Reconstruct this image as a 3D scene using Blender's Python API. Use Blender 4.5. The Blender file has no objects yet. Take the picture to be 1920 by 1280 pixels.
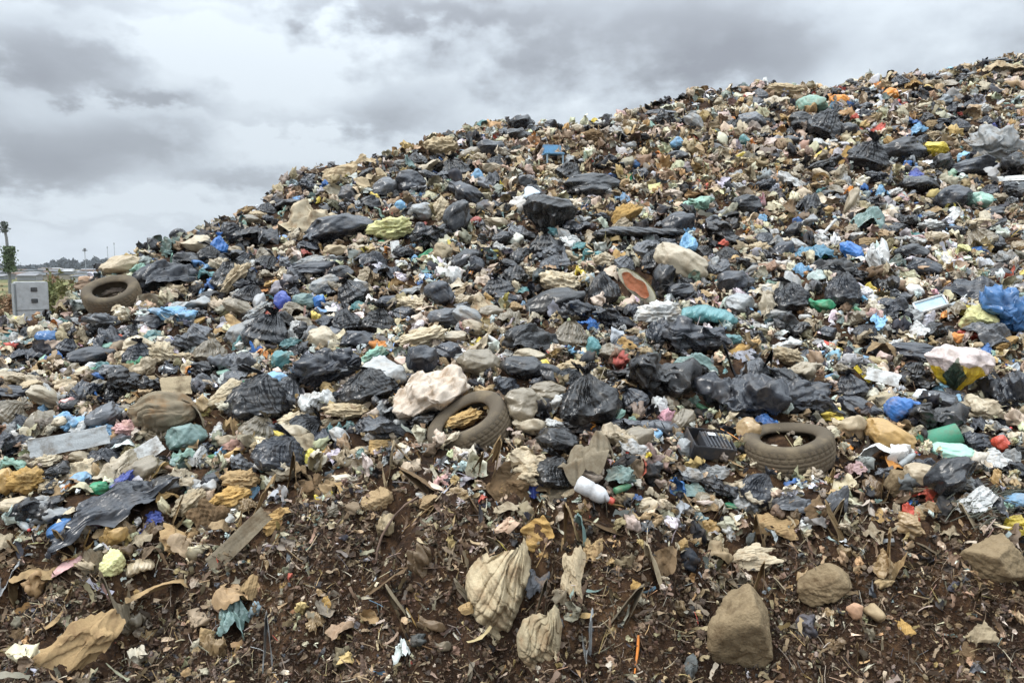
import bpy, math, random
import numpy as np
from mathutils import Vector, Matrix, Euler
R = math.radians
scene = bpy.context.scene
C = scene.collection

# ------------------------------------------------------------------ camera
CZ = 2.35                      # eye height above the flat land
F = 1430.0                     # focal length in pixels of the 1920 x 1280 photograph
PITCH = R(5.6)
cam_d = bpy.data.cameras.new('camera'); cam = bpy.data.objects.new('camera', cam_d); C.objects.link(cam)
cam.location = (0, 0, CZ); cam.rotation_euler = (R(90)-PITCH, 0, 0)
cam_d.sensor_width = 36; cam_d.lens = 36*F/1920; cam_d.clip_end = 20000; cam_d.clip_start = 0.05
scene.camera = cam

# ------------------------------------------------------------------ world, sun, exposure
SUN_EL, SUN_AZ = R(48), R(-70)          # azimuth from +Y towards +X
scene.view_settings.view_transform = 'Standard'; scene.view_settings.look = 'None'
scene.view_settings.exposure = 0.20; scene.view_settings.gamma = 1
w = bpy.data.worlds.new("World"); scene.world = w; w.use_nodes = True
nt = w.node_tree; nt.nodes.clear()
def nd(nt, t, **kw):
    n = nt.nodes.new(t)
    for k, v in kw.items(): setattr(n, k, v)
    return n
def lk(nt, a, b): nt.links.new(a, b)
def mth(nt, op, a, b=None, c=None, clamp=False):
    n = nt.nodes.new('ShaderNodeMath'); n.operation = op; n.use_clamp = clamp
    for i, x in enumerate((a, b, c)):
        if x is None: continue
        if isinstance(x, (int, float)): n.inputs[i].default_value = x
        else: nt.links.new(x, n.inputs[i])
    return n.outputs[0]
out = nd(nt, 'ShaderNodeOutputWorld')
sky = nd(nt, 'ShaderNodeTexSky', sky_type='NISHITA', sun_disc=False, sun_elevation=SUN_EL, sun_rotation=SUN_AZ)
bg1 = nd(nt, 'ShaderNodeBackground'); lk(nt, sky.outputs[0], bg1.inputs[0]); bg1.inputs[1].default_value = 0.1
tc = nd(nt, 'ShaderNodeTexCoord')
sep = nd(nt, 'ShaderNodeSeparateXYZ'); lk(nt, tc.outputs['Generated'], sep.inputs[0])
zc = mth(nt, 'MAXIMUM', sep.outputs[2], 0.0)
zz = mth(nt, 'ADD', zc, 0.22)
comb = nd(nt, 'ShaderNodeCombineXYZ')
n1 = nd(nt, 'ShaderNodeTexNoise'); n1.inputs['Scale'].default_value = 2.6; n1.inputs['Detail'].default_value = 7; n1.inputs['Roughness'].default_value = 0.52
n1.inputs['Distortion'].default_value = 0.25
lk(nt, comb.outputs[0], n1.inputs['Vector'])
n2 = nd(nt, 'ShaderNodeTexNoise'); n2.inputs['Scale'].default_value = 7.0; n2.inputs['Detail'].default_value = 6; n2.inputs['Roughness'].default_value = 0.55
lk(nt, comb.outputs[0], n2.inputs['Vector'])
az = mth(nt, 'ARCTAN2', sep.outputs[0], sep.outputs[1]); el = mth(nt, 'ARCSINE', sep.outputs[2])
lk(nt, mth(nt, 'MULTIPLY', az, 2.3), comb.inputs[0]); lk(nt, mth(nt, 'MULTIPLY', mth(nt, 'POWER', mth(nt, 'MAXIMUM', el, 0.0), .85), 3.6), comb.inputs[1])
wa = mth(nt, 'MULTIPLY', mth(nt, 'SUBTRACT', n2.outputs[0], 0.5), 0.22)
wb = mth(nt, 'MULTIPLY', mth(nt, 'SUBTRACT', n1.outputs[0], 0.5), 0.08)
az2 = mth(nt, 'ADD', az, wa); el2 = mth(nt, 'ADD', mth(nt, 'ADD', el, mth(nt, 'MULTIPLY', wb, .6)), mth(nt, 'MULTIPLY', wa, 0.42))
def pix_dir(u, v):
    a, b = (u-960)/F, (v-640)/F
    y = math.cos(PITCH)-math.sin(PITCH)*b; z = -math.sin(PITCH)-math.cos(PITCH)*b
    return a, y, z
# dark cloud banks hanging in the overcast (direction of each, its spread, its weight)
CL = [(110,108,110,40,.62),(265,262,105,28,.48),(75,312,105,38,.62),(455,335,95,20,.42),(1180,80,300,80,.55),(740,220,90,34,.42),
      (200,12,200,16,.30),(780,22,170,26,.48),(1420,120,110,55,.30),(330,420,260,10,.16),(340,185,80,18,.3),(-250,200,160,70,.5),(2300,60,260,120,.4),
      (440,80,170,50,-.35),(500,275,110,26,-.30),(200,385,160,16,-.3),(1720,60,150,80,-.05),(600,160,90,40,-.25),(260,185,60,12,.3),(560,235,110,12,.2)]
dens = None
for u, v, su, sv, wt in CL:
    x, y, z = pix_dir(u, v); L = math.sqrt(x*x+y*y+z*z)
    a0 = math.atan2(x, y); e0 = math.asin(z/L)
    p = mth(nt, 'POWER', mth(nt, 'ABSOLUTE', mth(nt, 'MULTIPLY', mth(nt, 'SUBTRACT', az2, a0), F/su)), 2.0)
    q = mth(nt, 'POWER', mth(nt, 'ABSOLUTE', mth(nt, 'MULTIPLY', mth(nt, 'SUBTRACT', el2, e0), F/sv)), 2.0)
    g = mth(nt, 'MULTIPLY', mth(nt, 'EXPONENT', mth(nt, 'MULTIPLY', mth(nt, 'POWER', mth(nt, 'ADD', p, q), 1.4), -0.55)), wt)
    dens = g if dens is None else mth(nt, 'ADD', dens, g)
d2 = mth(nt, 'ADD', dens, mth(nt, 'MULTIPLY', mth(nt, 'SUBTRACT', n1.outputs[0], 0.5), 1.0))
d2 = mth(nt, 'ADD', d2, mth(nt, 'MULTIPLY', mth(nt, 'SUBTRACT', n2.outputs[0], 0.5), 0.7))
cr = nd(nt, 'ShaderNodeValToRGB'); lk(nt, mth(nt, 'ADD', d2, 0.17), cr.inputs[0])
e = cr.color_ramp.elements
e[0].position = 0.0; e[0].color = (.70,.77,.83,1); e[1].position = 1.0; e[1].color = (.27,.29,.33,1)
m_ = cr.color_ramp.elements.new(0.4); m_.color = (.51,.565,.625,1)
m_ = cr.color_ramp.elements.new(0.72); m_.color = (.345,.375,.42,1)
# an overcast sky is brightest overhead
zen = mth(nt, 'ADD', mth(nt, 'MULTIPLY', mth(nt, 'POWER', zc, 2.2), 4.7), 0.86)
vm = nd(nt, 'ShaderNodeVectorMath', operation='SCALE'); lk(nt, cr.outputs[0], vm.inputs[0]); lk(nt, zen, vm.inputs['Scale'])
bg2 = nd(nt, 'ShaderNodeBackground'); lk(nt, vm.outputs[0], bg2.inputs[0]); bg2.inputs[1].default_value = 1.0
mx = nd(nt, 'ShaderNodeMixShader'); mx.inputs[0].default_value = 0.96
lk(nt, bg1.outputs[0], mx.inputs[1]); lk(nt, bg2.outputs[0], mx.inputs[2]); lk(nt, mx.outputs[0], out.inputs[0])

sd = bpy.data.lights.new('sun', 'SUN'); sd.energy = 1.5; sd.angle = R(14); sd.color = (1, .95, .88)
sun = bpy.data.objects.new('sun', sd); C.objects.link(sun)
sdir = Vector((math.sin(SUN_AZ)*math.cos(SUN_EL), math.cos(SUN_AZ)*math.cos(SUN_EL)*-1.0, math.sin(SUN_EL)))
sky.sun_rotation = math.atan2(sdir.x, sdir.y)
sun.rotation_euler = sdir.to_track_quat('Z', 'Y').to_euler()

# ------------------------------------------------------------------ noise helpers
def _h(ix, iy, iz, s):
    n = (ix.astype(np.int64)*374761393 + iy.astype(np.int64)*668265263 + iz.astype(np.int64)*2147483647 + s*974711) & 0xffffffff
    n = ((n ^ (n >> 13))*1274126177) & 0xffffffff
    n = (n ^ (n >> 16)) & 0xffffff
    return n/float(0xffffff)
def vn2(x, y, s=0):
    ix, iy = np.floor(x), np.floor(y); fx, fy = x-ix, y-iy
    fx = fx*fx*(3-2*fx); fy = fy*fy*(3-2*fy); z = np.zeros_like(ix)
    a, b = _h(ix, iy, z, s), _h(ix+1, iy, z, s); c, d = _h(ix, iy+1, z, s), _h(ix+1, iy+1, z, s)
    return (a+(b-a)*fx)*(1-fy)+(c+(d-c)*fx)*fy-0.5
def vn3(P, s=0):
    i = np.floor(P); f = P-i; f = f*f*(3-2*f); r = 0
    for dx in (0, 1):
        for dy in (0, 1):
            for dz in (0, 1):
                wt = (f[:, 0] if dx else 1-f[:, 0])*(f[:, 1] if dy else 1-f[:, 1])*(f[:, 2] if dz else 1-f[:, 2])
                r = r+wt*_h(i[:, 0]+dx, i[:, 1]+dy, i[:, 2]+dz, s)
    return r-0.5
def fbm2(x, y, sc, oct, s, g=0.5):
    r = 0; a = 1.0; f = 1.0/sc
    ca, sa = math.cos(.7), math.sin(.7)
    for o in range(oct):
        r = r+a*vn2(x*f, y*f, s+o); a *= g; f *= 2.03
        x, y = x*ca-y*sa, x*sa+y*ca
    return r

# ------------------------------------------------------------------ the shape of the land
def tanel(v):
    b = (v-640)/F
    return (-math.sin(PITCH)-math.cos(PITCH)*b)/(math.cos(PITCH)-math.sin(PITCH)*b)
PV = [(1400,3.45),(1280,3.72),(1150,3.98),(1040,4.18),(960,4.42),(900,4.72),(800,5.35),(700,6.15),(600,7.25),(500,8.6),(400,10.2),(300,12.3),(200,15.2),(100,19.5),(0,27),(-60,36)]
_py = np.array([0, 1.2, 3.0]+[p[1] for p in PV]); _pz = np.array([-2.35, -2.35, -2.35]+[max(-2.35, tanel(v)*y) for v, y in PV])
_yy = np.linspace(0, 36, 1440); _zz = np.interp(_yy, _py, _pz)
k_ = np.hanning(13); k_ /= k_.sum(); _zs = np.convolve(np.pad(_zz, 6, mode='edge'), k_, mode='valid')
def prof(y): return np.interp(y, _yy, _zs)
_r = _zs/np.maximum(_yy, .5)      # slope as seen from the eye, rising
_m = _yy > 3.5
SK = [(-900,600),(0,601),(60,600),(110,590),(150,548),(180,520),(215,503),(260,489),(300,474),(380,456),(430,425),(480,396),(530,358),(580,326),(650,308),(720,302),(800,280),(860,260),
      (900,246),(960,240),(1050,240),(1120,232),(1200,218),(1300,196),(1400,176),(1440,172),(1500,183),(1540,182),(1600,162),(1700,156),(1800,140),(1860,129),(1920,122),(2300,95),(3500,80)]
SK = [(u, v-(16 if u > 1300 else 12 if u > 800 else 5)) for u, v in SK]
_su = np.array([(u-960)/F/math.cos(PITCH) for u, v in SK]); _st = np.array([tanel(v) for u, v in SK])
def H(x, y, detail=True):
    x = np.asarray(x, float); y = np.asarray(y, float)
    ys = np.maximum(y, .3); t = x/ys
    s = 1+0.14/(1+np.exp((t+0.25)*9))
    z = s*prof(y/s)
    te = np.interp(t, _su, _st)
    y_s = np.interp(te, _r[_m], _yy[_m])*s; z_s = te*y_s
    cap = z_s-(0.5-0.3/(1+np.exp(-(t+.1)*8)))*(y-y_s)
    k = 0.22; h = np.clip(.5+.5*(cap-z)/k, 0, 1); zz = cap*(1-h)+z*h-k*h*(1-h)
    base = -2.35+np.clip((y-25)/400, 0, 1)*fbm2(x, y, 90, 3, 11)*0.9
    h = np.clip(.5+.5*(zz-base)/.3, 0, 1); zz = base*(1-h)+zz*h+.3*h*(1-h)
    on = np.clip((y-2.4)/1.2, 0.25, 1)*np.clip((60-y)/30, 0, 1)
    zz = zz+on*(fbm2(x, y, 1.3, 2, 3)*0.16+fbm2(x, y, .42, 2, 5)*0.09)
    bank = np.clip((y-3.2)/.3, 0, 1)*np.clip((5.0-y)/.5, 0, 1)
    zz = zz+bank*(fbm2(x, y*.5, .38, 3, 23)*.28+np.abs(fbm2(x, y*.35, .17, 2, 29))*.17-.05)
    if detail:
        zz = zz+on*(fbm2(x, y, .15, 4, 7, .62)*0.075)
    return zz+CZ
def hit(u, v):
    """distance along +Y at which the line of sight through the place (u, v) meets the heap"""
    for _ in range(60):
        a, yy, zz = pix_dir(u, v)
        ys = np.concatenate([np.arange(2.6, 12, .02), np.arange(12, 34, .05)])
        g = H(ys*a/yy, ys, False)-(CZ+ys*zz/yy)
        i = np.argmax(g > 0)
        if g[i] > 0: hit.moved = _*3; return float(ys[i])
        v += 3
    hit.moved = 0; return 16.0
def place(u, v, Y):
    a, yy, zz = pix_dir(u, v)
    return Vector((Y*a/yy, Y, CZ+Y*zz/yy))
def project(x, y, z):
    dz = z-CZ; dep = y*math.cos(PITCH)-dz*math.sin(PITCH); up = y*math.sin(PITCH)+dz*math.cos(PITCH)
    return 960+F*x/dep, 640-F*up/dep

# ------------------------------------------------------------------ materials
def mat(name, rough=.6, spec=.5, dirt=.35, dirtcol=(.12,.085,.05), src='object', bump=.3, bscale=60, base=None, sheen=0, vary=.25, dscale=9, trans=0, crease=0):
    m = bpy.data.materials.new(name); m.use_nodes = True; t = m.node_tree; b = t.nodes['Principled BSDF']
    geo = nd(t, 'ShaderNodeNewGeometry')
    if src == 'object': o = nd(t, 'ShaderNodeObjectInfo'); col = o.outputs['Color']
    elif src == 'attr': o = nd(t, 'ShaderNodeVertexColor', layer_name='Col'); col = o.outputs['Color']
    else: o = nd(t, 'ShaderNodeRGB'); o.outputs[0].default_value = (*base, 1); col = o.outputs[0]
    na = nd(t, 'ShaderNodeTexNoise'); na.inputs['Scale'].default_value = dscale; na.inputs['Detail'].default_value = 6; na.inputs['Roughness'].default_value = .65
    nb = nd(t, 'ShaderNodeTexNoise'); nb.inputs['Scale'].default_value = bscale; nb.inputs['Detail'].default_value = 4
    for n in (na, nb): lk(t, geo.outputs['Position'], n.inputs['Vector'])
    # stains of soil
    mr = nd(t, 'ShaderNodeMapRange'); mr.inputs[1].default_value = .48; mr.inputs[2].default_value = .72; mr.inputs[3].default_value = 0.04; mr.inputs[4].default_value = min(1, dirt*2)
    lk(t, na.outputs[0], mr.inputs[0])
    hv = nd(t, 'ShaderNodeHueSaturation'); lk(t, col, hv.inputs['Color'])
    lk(t, mth(t, 'ADD', mth(t, 'MULTIPLY', nb.outputs[0], vary*2), 1-vary), hv.inputs['Value'])
    mixc = nd(t, 'ShaderNodeMix', data_type='RGBA'); lk(t, mr.outputs[0], mixc.inputs[0]); lk(t, hv.outputs[0], mixc.inputs[6]); mixc.inputs[7].default_value = (*dirtcol, 1)
    lk(t, mixc.outputs[2], b.inputs['Base Color'])
    ra = mth(t, 'ADD', mth(t, 'MULTIPLY', mr.outputs[0], .35), rough, clamp=True); lk(t, ra, b.inputs['Roughness'])
    b.inputs['Specular IOR Level'].default_value = spec
    if sheen: b.inputs['Sheen Weight'].default_value = sheen
    if bump:
        bm = nd(t, 'ShaderNodeBump'); bm.inputs['Strength'].default_value = bump; bm.inputs['Distance'].default_value = .01
        hgt = nb.outputs[0]
        if crease:
            rg_ = nd(t, 'ShaderNodeTexNoise', noise_type='RIDGED_MULTIFRACTAL'); rg_.inputs['Scale'].default_value = 9; rg_.inputs['Detail'].default_value = 3; rg_.inputs['Roughness'].default_value = .6
            rg_.inputs['Distortion'].default_value = .6; mp = nd(t, 'ShaderNodeMapping'); mp.inputs['Scale'].default_value = (1, 1.6, .8); mp.inputs['Rotation'].default_value = (.4, .3, .5)
            lk(t, geo.outputs['Position'], mp.inputs[0]); lk(t, mp.outputs[0], rg_.inputs['Vector'])
            hgt = mth(t, 'ADD', mth(t, 'MULTIPLY', rg_.outputs[0], crease), mth(t, 'MULTIPLY', nb.outputs[0], .4))
        lk(t, hgt, bm.inputs['Height']); lk(t, bm.outputs[0], b.inputs['Normal'])
    if trans:
        tr = nd(t, 'ShaderNodeBsdfTranslucent'); lk(t, mixc.outputs[2], tr.inputs[0])
        ms = nd(t, 'ShaderNodeMixShader'); ms.inputs[0].default_value = trans
        lk(t, b.outputs[0], ms.inputs[1]); lk(t, tr.outputs[0], ms.inputs[2]); lk(t, ms.outputs[0], t.nodes['Material Output'].inputs[0])
    return m
M = dict(
    film=mat('bag_film', rough=.25, spec=.55, dirt=.14, dirtcol=(.15,.115,.08), bump=.6, bscale=40, crease=1.2),
    thin=mat('thin_plastic', rough=.36, spec=.5, dirt=.30, dirtcol=(.27,.19,.11), bump=.7, bscale=55, trans=.12, crease=1.1),
    cloth=mat('cloth', rough=.92, spec=.1, dirt=.5, dirtcol=(.24,.15,.08), bump=.6, bscale=140, crease=.8),
    card=mat('cardboard', rough=.9, spec=.15, dirt=.45, dirtcol=(.10,.065,.035), bump=.3, bscale=90),
    foam=mat('foam', rough=.95, spec=.1, dirt=.4, dirtcol=(.28,.2,.11), bump=.6, bscale=120),
    hard=mat('hard_plastic', rough=.42, spec=.5, dirt=.32, dirtcol=(.16,.11,.07), bump=.08, bscale=70),
    rubber=mat('tyre_rubber', rough=.85, spec=.2, dirt=.85, dirtcol=(.185,.145,.095), bump=.35, bscale=150, dscale=6),
    stone=mat('stone', rough=.95, spec=.15, dirt=.8, dirtcol=(.10,.065,.035), bump=.8, bscale=70),
    wood=mat('wood', rough=.85, spec=.2, dirt=.35, dirtcol=(.1,.06,.03), bump=.4, bscale=90),
    leaf=mat('leaves', rough=.7, spec=.3, dirt=.15, bump=0, bscale=3),
    wall=mat('painted_wall', rough=.9, spec=.2, dirt=.15, bump=.1, bscale=8),
    scrap=mat('scrap', rough=.58, spec=.35, dirt=.24, dirtcol=(.16,.105,.06), src='attr', bump=.2, bscale=120, vary=.18),
)
# soil of the ground
m = bpy.data.materials.new('soil'); m.use_nodes = True; t = m.node_tree; b = t.nodes['Principled BSDF']; geo = nd(t, 'ShaderNodeNewGeometry')
def tn(sc, det=6, ro=.6):
    n = nd(t, 'ShaderNodeTexNoise'); n.inputs['Scale'].default_value = sc; n.inputs['Detail'].default_value = det; n.inputs['Roughness'].default_value = ro
    lk(t, geo.outputs['Position'], n.inputs['Vector']); return n
a_, b_, c_ = tn(2.2), tn(24, 8, .7), tn(140, 4)
r1 = nd(t, 'ShaderNodeValToRGB'); lk(t, mth(t, 'ADD', mth(t, 'MULTIPLY', a_.outputs[0], .45), mth(t, 'MULTIPLY', b_.outputs[0], .55)), r1.inputs[0])
ee = r1.color_ramp.elements; ee[0].position = .36; ee[0].color = (.013,.008,.005,1); ee[1].position = .66; ee[1].color = (.125,.068,.032,1)
x_ = ee.new(.5); x_.color = (.042,.022,.012,1)
far = nd(t, 'ShaderNodeValToRGB'); fa = tn(.06, 8, .65); lk(t, fa.outputs[0], far.inputs[0])
ee = far.color_ramp.elements; ee[0].position = .35; ee[0].color = (.06,.075,.028,1); ee[1].position = .62; ee[1].color = (.26,.18,.10,1)
x_ = ee.new(.48); x_.color = (.12,.115,.045,1)
sp = nd(t, 'ShaderNodeSeparateXYZ'); lk(t, geo.outputs['Position'], sp.inputs[0])
fy = nd(t, 'ShaderNodeMapRange'); lk(t, sp.outputs[1], fy.inputs[0]); fy.inputs[1].default_value = 22; fy.inputs[2].default_value = 34
mm = nd(t, 'ShaderNodeMix', data_type='RGBA'); lk(t, fy.outputs[0], mm.inputs[0]); lk(t, r1.outputs[0], mm.inputs[6]); lk(t, far.outputs[0], mm.inputs[7])
lk(t, mm.outputs[2], b.inputs['Base Color']); b.inputs['Roughness'].default_value = .95; b.inputs['Specular IOR Level'].default_value = .2
bm = nd(t, 'ShaderNodeBump'); bm.inputs['Strength'].default_value = .9; bm.inputs['Distance'].default_value = .02
lk(t, mth(t, 'ADD', b_.outputs[0], mth(t, 'MULTIPLY', c_.outputs[0], .5)), bm.inputs['Height']); lk(t, bm.outputs[0], b.inputs['Normal'])
M['soil'] = m

# ------------------------------------------------------------------ mesh helpers
def mesh_from(name, V, Fc, smooth=True, mat_=None, col=None):
    """V (n,3), Fc either (m,k) array or list of arrays of faces"""
    me = bpy.data.meshes.new(name)
    fl = Fc if isinstance(Fc, list) else [Fc]
    V = np.asarray(V, np.float32); me.vertices.add(len(V)); me.vertices.foreach_set('co', V.ravel())
    nl = sum(f.size for f in fl); nf = sum(len(f) for f in fl)
    me.loops.add(nl); me.loops.foreach_set('vertex_index', np.concatenate([f.ravel() for f in fl]).astype(np.int32))
    me.polygons.add(nf); ls = []; p = 0
    for f in fl: ls.append(p+np.arange(len(f))*f.shape[1]); p += f.size
    me.polygons.foreach_set('loop_start', np.concatenate(ls).astype(np.int32))
    me.polygons.foreach_set('use_smooth', np.full(nf, smooth))
    me.update(calc_edges=True)
    if col is not None:
        ca = me.color_attributes.new('Col', 'FLOAT_COLOR', 'POINT')
        cc = np.ones((len(V), 4), np.float32); cc[:, :3] = col; ca.data.foreach_set('color', cc.ravel())
    me.validate()
    if mat_: me.materials.append(M[mat_] if isinstance(mat_, str) else mat_)
    return me
def link(name, me, parent=None, mw=None, color=None):
    o = bpy.data.objects.new(name, me); C.objects.link(o)
    if parent: o.parent = parent
    if mw is not None: o.matrix_world = mw
    if color: o.color = (*color, 1)
    return o
def tag(o, label, cat=None, group=None, kind=None):
    if label: o['label'] = label
    if cat: o['category'] = cat
    if group: o['group'] = group
    if kind: o['kind'] = kind
    return o
def grid_faces(nu, nv, wrapu=False):
    i = np.arange(nu if wrapu else nu-1); j = np.arange(nv-1); I, J = np.meshgrid(i, j, indexing='ij'); I2 = (I+1) % nu
    return np.stack([I*nv+J, I2*nv+J, I2*nv+J+1, I*nv+J+1], -1).reshape(-1, 4)
def unit(V):
    lo, hi = V.min(0), V.max(0); return (V-(lo+hi)/2)/np.maximum(hi-lo, 1e-6)
def rv(rng):
    v = rng.normal(size=3); return v/np.linalg.norm(v)
def tri(x): return 2*np.abs(2*(x-np.floor(x+.5)))-1
def crumple(V, rng, n=10, f0=.8, af=.07, g=1.38):
    V = V.copy(); f = f0
    for i in range(n):
        V += rv(rng)*(tri(V@rv(rng)*f+rng.random())*af/f)[:, None]; f *= g
    return V
def ico(sub):
    import bmesh
    bmx = bmesh.new(); bmesh.ops.create_icosphere(bmx, subdivisions=sub, radius=1)
    V = np.array([v.co[:] for v in bmx.verts]); Fc = np.array([[v.index for v in f.verts] for f in bmx.faces]); bmx.free(); return V, Fc
ICO = {k: ico(k) for k in (1, 2, 3, 5)}
def box_vf(cx, cy, cz, sx, sy, sz):
    V = np.array([[x, y, z] for x in (-.5, .5) for y in (-.5, .5) for z in (-.5, .5)])*[sx, sy, sz]+[cx, cy, cz]
    return V, np.array([[0,1,3,2],[4,6,7,5],[0,4,5,1],[2,3,7,6],[0,2,6,4],[1,5,7,3]])
def bev_box(name, sx, sy, sz, mat_, bev=.02, c=(0,0,0)):
    import bmesh
    bmx = bmesh.new(); bmesh.ops.create_cube(bmx, size=1)
    for v in bmx.verts: v.co = Vector((v.co.x*sx+c[0], v.co.y*sy+c[1], v.co.z*sz+c[2]))
    bmesh.ops.bevel(bmx, geom=bmx.edges[:], offset=bev, segments=2, affect='EDGES')
    me = bpy.data.meshes.new(name); bmx.to_mesh(me); bmx.free(); me.materials.append(M[mat_]); return me
def join_vf(parts):
    Vs, Fs, n = [], [], 0
    for V, Fc in parts: Vs.append(V); Fs.append(Fc+n); n += len(V)
    ks = sorted({f.shape[1] for f in Fs})
    return np.concatenate(Vs), [np.concatenate([f for f in Fs if f.shape[1] == k]) for k in ks]
def tube_vf(pts, rad, n=8, cap=True):
    pts = [Vector(p) for p in pts]; Vs = []
    for i, p in enumerate(pts):
        d = (pts[min(i+1, len(pts)-1)]-pts[max(i-1, 0)]).normalized(); a = d.orthogonal().normalized(); bb = d.cross(a)
        r = rad[i] if hasattr(rad, '__len__') else rad
        for k in range(n):
            th = 2*math.pi*k/n; Vs.append(p+(a*math.cos(th)+bb*math.sin(th))*r)
    V = np.array([v[:] for v in Vs]); Fc = []
    for i in range(len(pts)-1):
        for k in range(n): Fc.append([i*n+k, i*n+(k+1) % n, (i+1)*n+(k+1) % n, (i+1)*n+k])
    return V, np.array(Fc)
def lathe_vf(prof_, n=48):
    th = np.linspace(0, 2*np.pi, n, endpoint=False); P = np.array(prof_, float)
    V = np.stack([np.outer(np.cos(th), P[:, 0]), np.outer(np.sin(th), P[:, 0]), np.tile(P[:, 1], (n, 1))], -1).reshape(-1, 3)
    return V, grid_faces(n, len(P), True)

# ------------------------------------------------------------------ shapes, each fitted to a unit box
def s_bag(rng):            # full bag gathered into a neck: body and knotted neck
    nu, nv = 150, 90; th = np.linspace(0, 2*np.pi, nu, endpoint=False); s = np.linspace(0, 1, nv)
    def rad(s): return np.interp(s, [0, .04, .15, .35, .6, .78, .9, 1.0], [0, .42, .8, 1.0, .95, .68, .34, .13])
    z = np.interp(s, [0, .1, .5, .85, 1], [-1, -.97, -.1, .78, 1.0])
    T, S = np.meshgrid(th, s, indexing='ij'); k = rng.integers(9, 14); ph = rng.random()*6
    tw = T+.5*np.clip(S-.6, 0, 1)
    pleat = 1-.30*np.clip((S-.35)/.5, 0, 1)*np.abs(np.sin(k*.5*tw+ph+.9*np.sin(2*T)))-.16*np.clip((S-.35)/.4, 0, 1)*np.abs(np.sin(k*1.3*tw))
    r = rad(S)*pleat
    V = np.stack([r*np.cos(T)*1.1, r*np.sin(T), np.broadcast_to(z, r.shape)*.8], -1).reshape(-1, 3)
    V += .22*np.stack([vn3(V*1.3+9, i) for i in (1, 2, 3)], -1)
    V = crumple(V, rng, 14, .6, .06, 1.3)
    lo, hi = V.min(0), V.max(0); mid = (lo+hi)/2; sz = hi-lo
    top = V.reshape(nu, nv, 3)[:, -1].mean(0)
    # tuft above the neck
    n2 = 24; s2 = np.linspace(0, 1, n2); T2, S2 = np.meshgrid(th, s2, indexing='ij')
    r2 = (.12+.30*S2**1.3)*(1-.45*np.abs(np.sin(k*.5*T2+ph)))
    lean = rng.normal(size=2)*.25
    V2 = np.stack([r2*np.cos(T2)+lean[0]*S2, r2*np.sin(T2)*.7+lean[1]*S2, S2*.30-.03+.07*np.sin(3*T2+ph)*S2], -1).reshape(-1, 3)+top
    V2 = crumple(V2, rng, 7, 2, .05)
    return ((V-mid)/sz, grid_faces(nu, nv, True)), ((V2-mid)/sz, grid_faces(nu, n2, True))
def s_slump(rng):
    V, Fc = ICO[5]; V = V.copy(); N = V.copy()
    # slumped body: several facets pressed in
    for i in range(6):
        n = rv(rng); h = rng.uniform(.7, .95); d = V@n; V -= np.outer(np.clip(d-h, 0, None)*.8, n)
    V += .35*np.stack([vn3(N*1.1+rng.random()*50, i) for i in (4, 5, 6)], -1)
    V = crumple(V, rng, 19, .55, .066, 1.27)
    return unit(V), Fc
def s_torn(rng):
    V, Fc = ICO[5]; V = V.copy()
    r = 1+.7*vn3(V*1.7+rng.random()*50, 3)+.3*np.abs(vn3(V*4, 8))
    for i in range(4):        # pulled-out corners
        d = rv(rng); d[2] = abs(d[2]); r += rng.uniform(.5, 1.0)*np.exp((V@d-1)*rng.uniform(10, 26))
    V = V*r[:, None]; V[:, 2] *= .6
    V = crumple(V, rng, 19, .5, .14, 1.27)
    return unit(V), Fc
def s_film(rng, rag=.5, am=.15, n=15, dome=.55, nu=110, nv=44, sq=0):
    th = np.linspace(0, 2*np.pi, nu, endpoint=False); s = np.linspace(0, 1, nv)
    T, S = np.meshgrid(th, s, indexing='ij')
    ed = np.ones(nu)
    for k in range(2, 17): ed += rag*rng.normal()*np.sin(k*th+rng.random()*6)*(.26 if k < 4 else .10 if k < 9 else .06)
    ed = np.clip(ed, .35, 1.8)
    if sq: ed = ed/(np.abs(np.cos(th))**7+np.abs(np.sin(th)*sq)**7)**(1/7)
    X = S*ed[:, None]*np.cos(T); Y = S*ed[:, None]*np.sin(T); Z = dome*(1-(S*1.0)**2)
    V = np.stack([X, Y, Z], -1).reshape(-1, 3)
    V[:, 2] += .5*vn3(V*1.4+rng.random()*40, 2)
    V = crumple(V, rng, n, .5, am, 1.33)
    return unit(V), grid_faces(nu, nv, True)
def s_ribs(rng, am=.10):           # cloth sack with long folds fanning from one corner
    V, Fc = ICO[5]; V = V.copy(); V[:, 2] *= .8
    V += .3*np.stack([vn3(V*1.2+rng.random()*50, i) for i in (4, 5, 6)], -1)
    c = np.array([1.15, -.2, .5]); D = V-c; a = np.arctan2(D[:, 2], -D[:, 0])+.35*D[:, 1]; dist = np.linalg.norm(D, axis=1)
    N = V/np.linalg.norm(V, axis=1)[:, None]
    w_ = (1-np.abs(np.sin(a*17+2*vn3(V*2, 1)))**.5)*.9+(1-np.abs(np.sin(a*29+1+3*vn3(V*3, 4)))**.6)*.6
    V -= N*(w_*am*np.clip(dist, .3, 1.4))[:, None]
    pull = np.exp(-(dist/.75)**2)[:, None]; V = V+(c-V)*pull*.45
    V = crumple(V, rng, 15, .7, .075, 1.3)
    return unit(V), Fc
def s_pillow(rng):         # limp half full cloth sack
    V, Fc = ICO[5]; V = V.copy(); r = 1+.25*vn3(V*1.5+rng.random()*50, 3)
    for d in ([1, .1, .35], [-1, -.1, -.5], [.8, -.3, -.4]): d = np.array(d)/np.linalg.norm(d); r += .35*np.exp((V@d-1)*9)
    V = V*r[:, None]; V[:, 2] *= .8
    V += .16*np.stack([vn3(V*2.6, i) for i in (4, 5, 6)], -1)
    return unit(crumple(V, rng, 17, .7, .13, 1.25)), Fc
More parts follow.
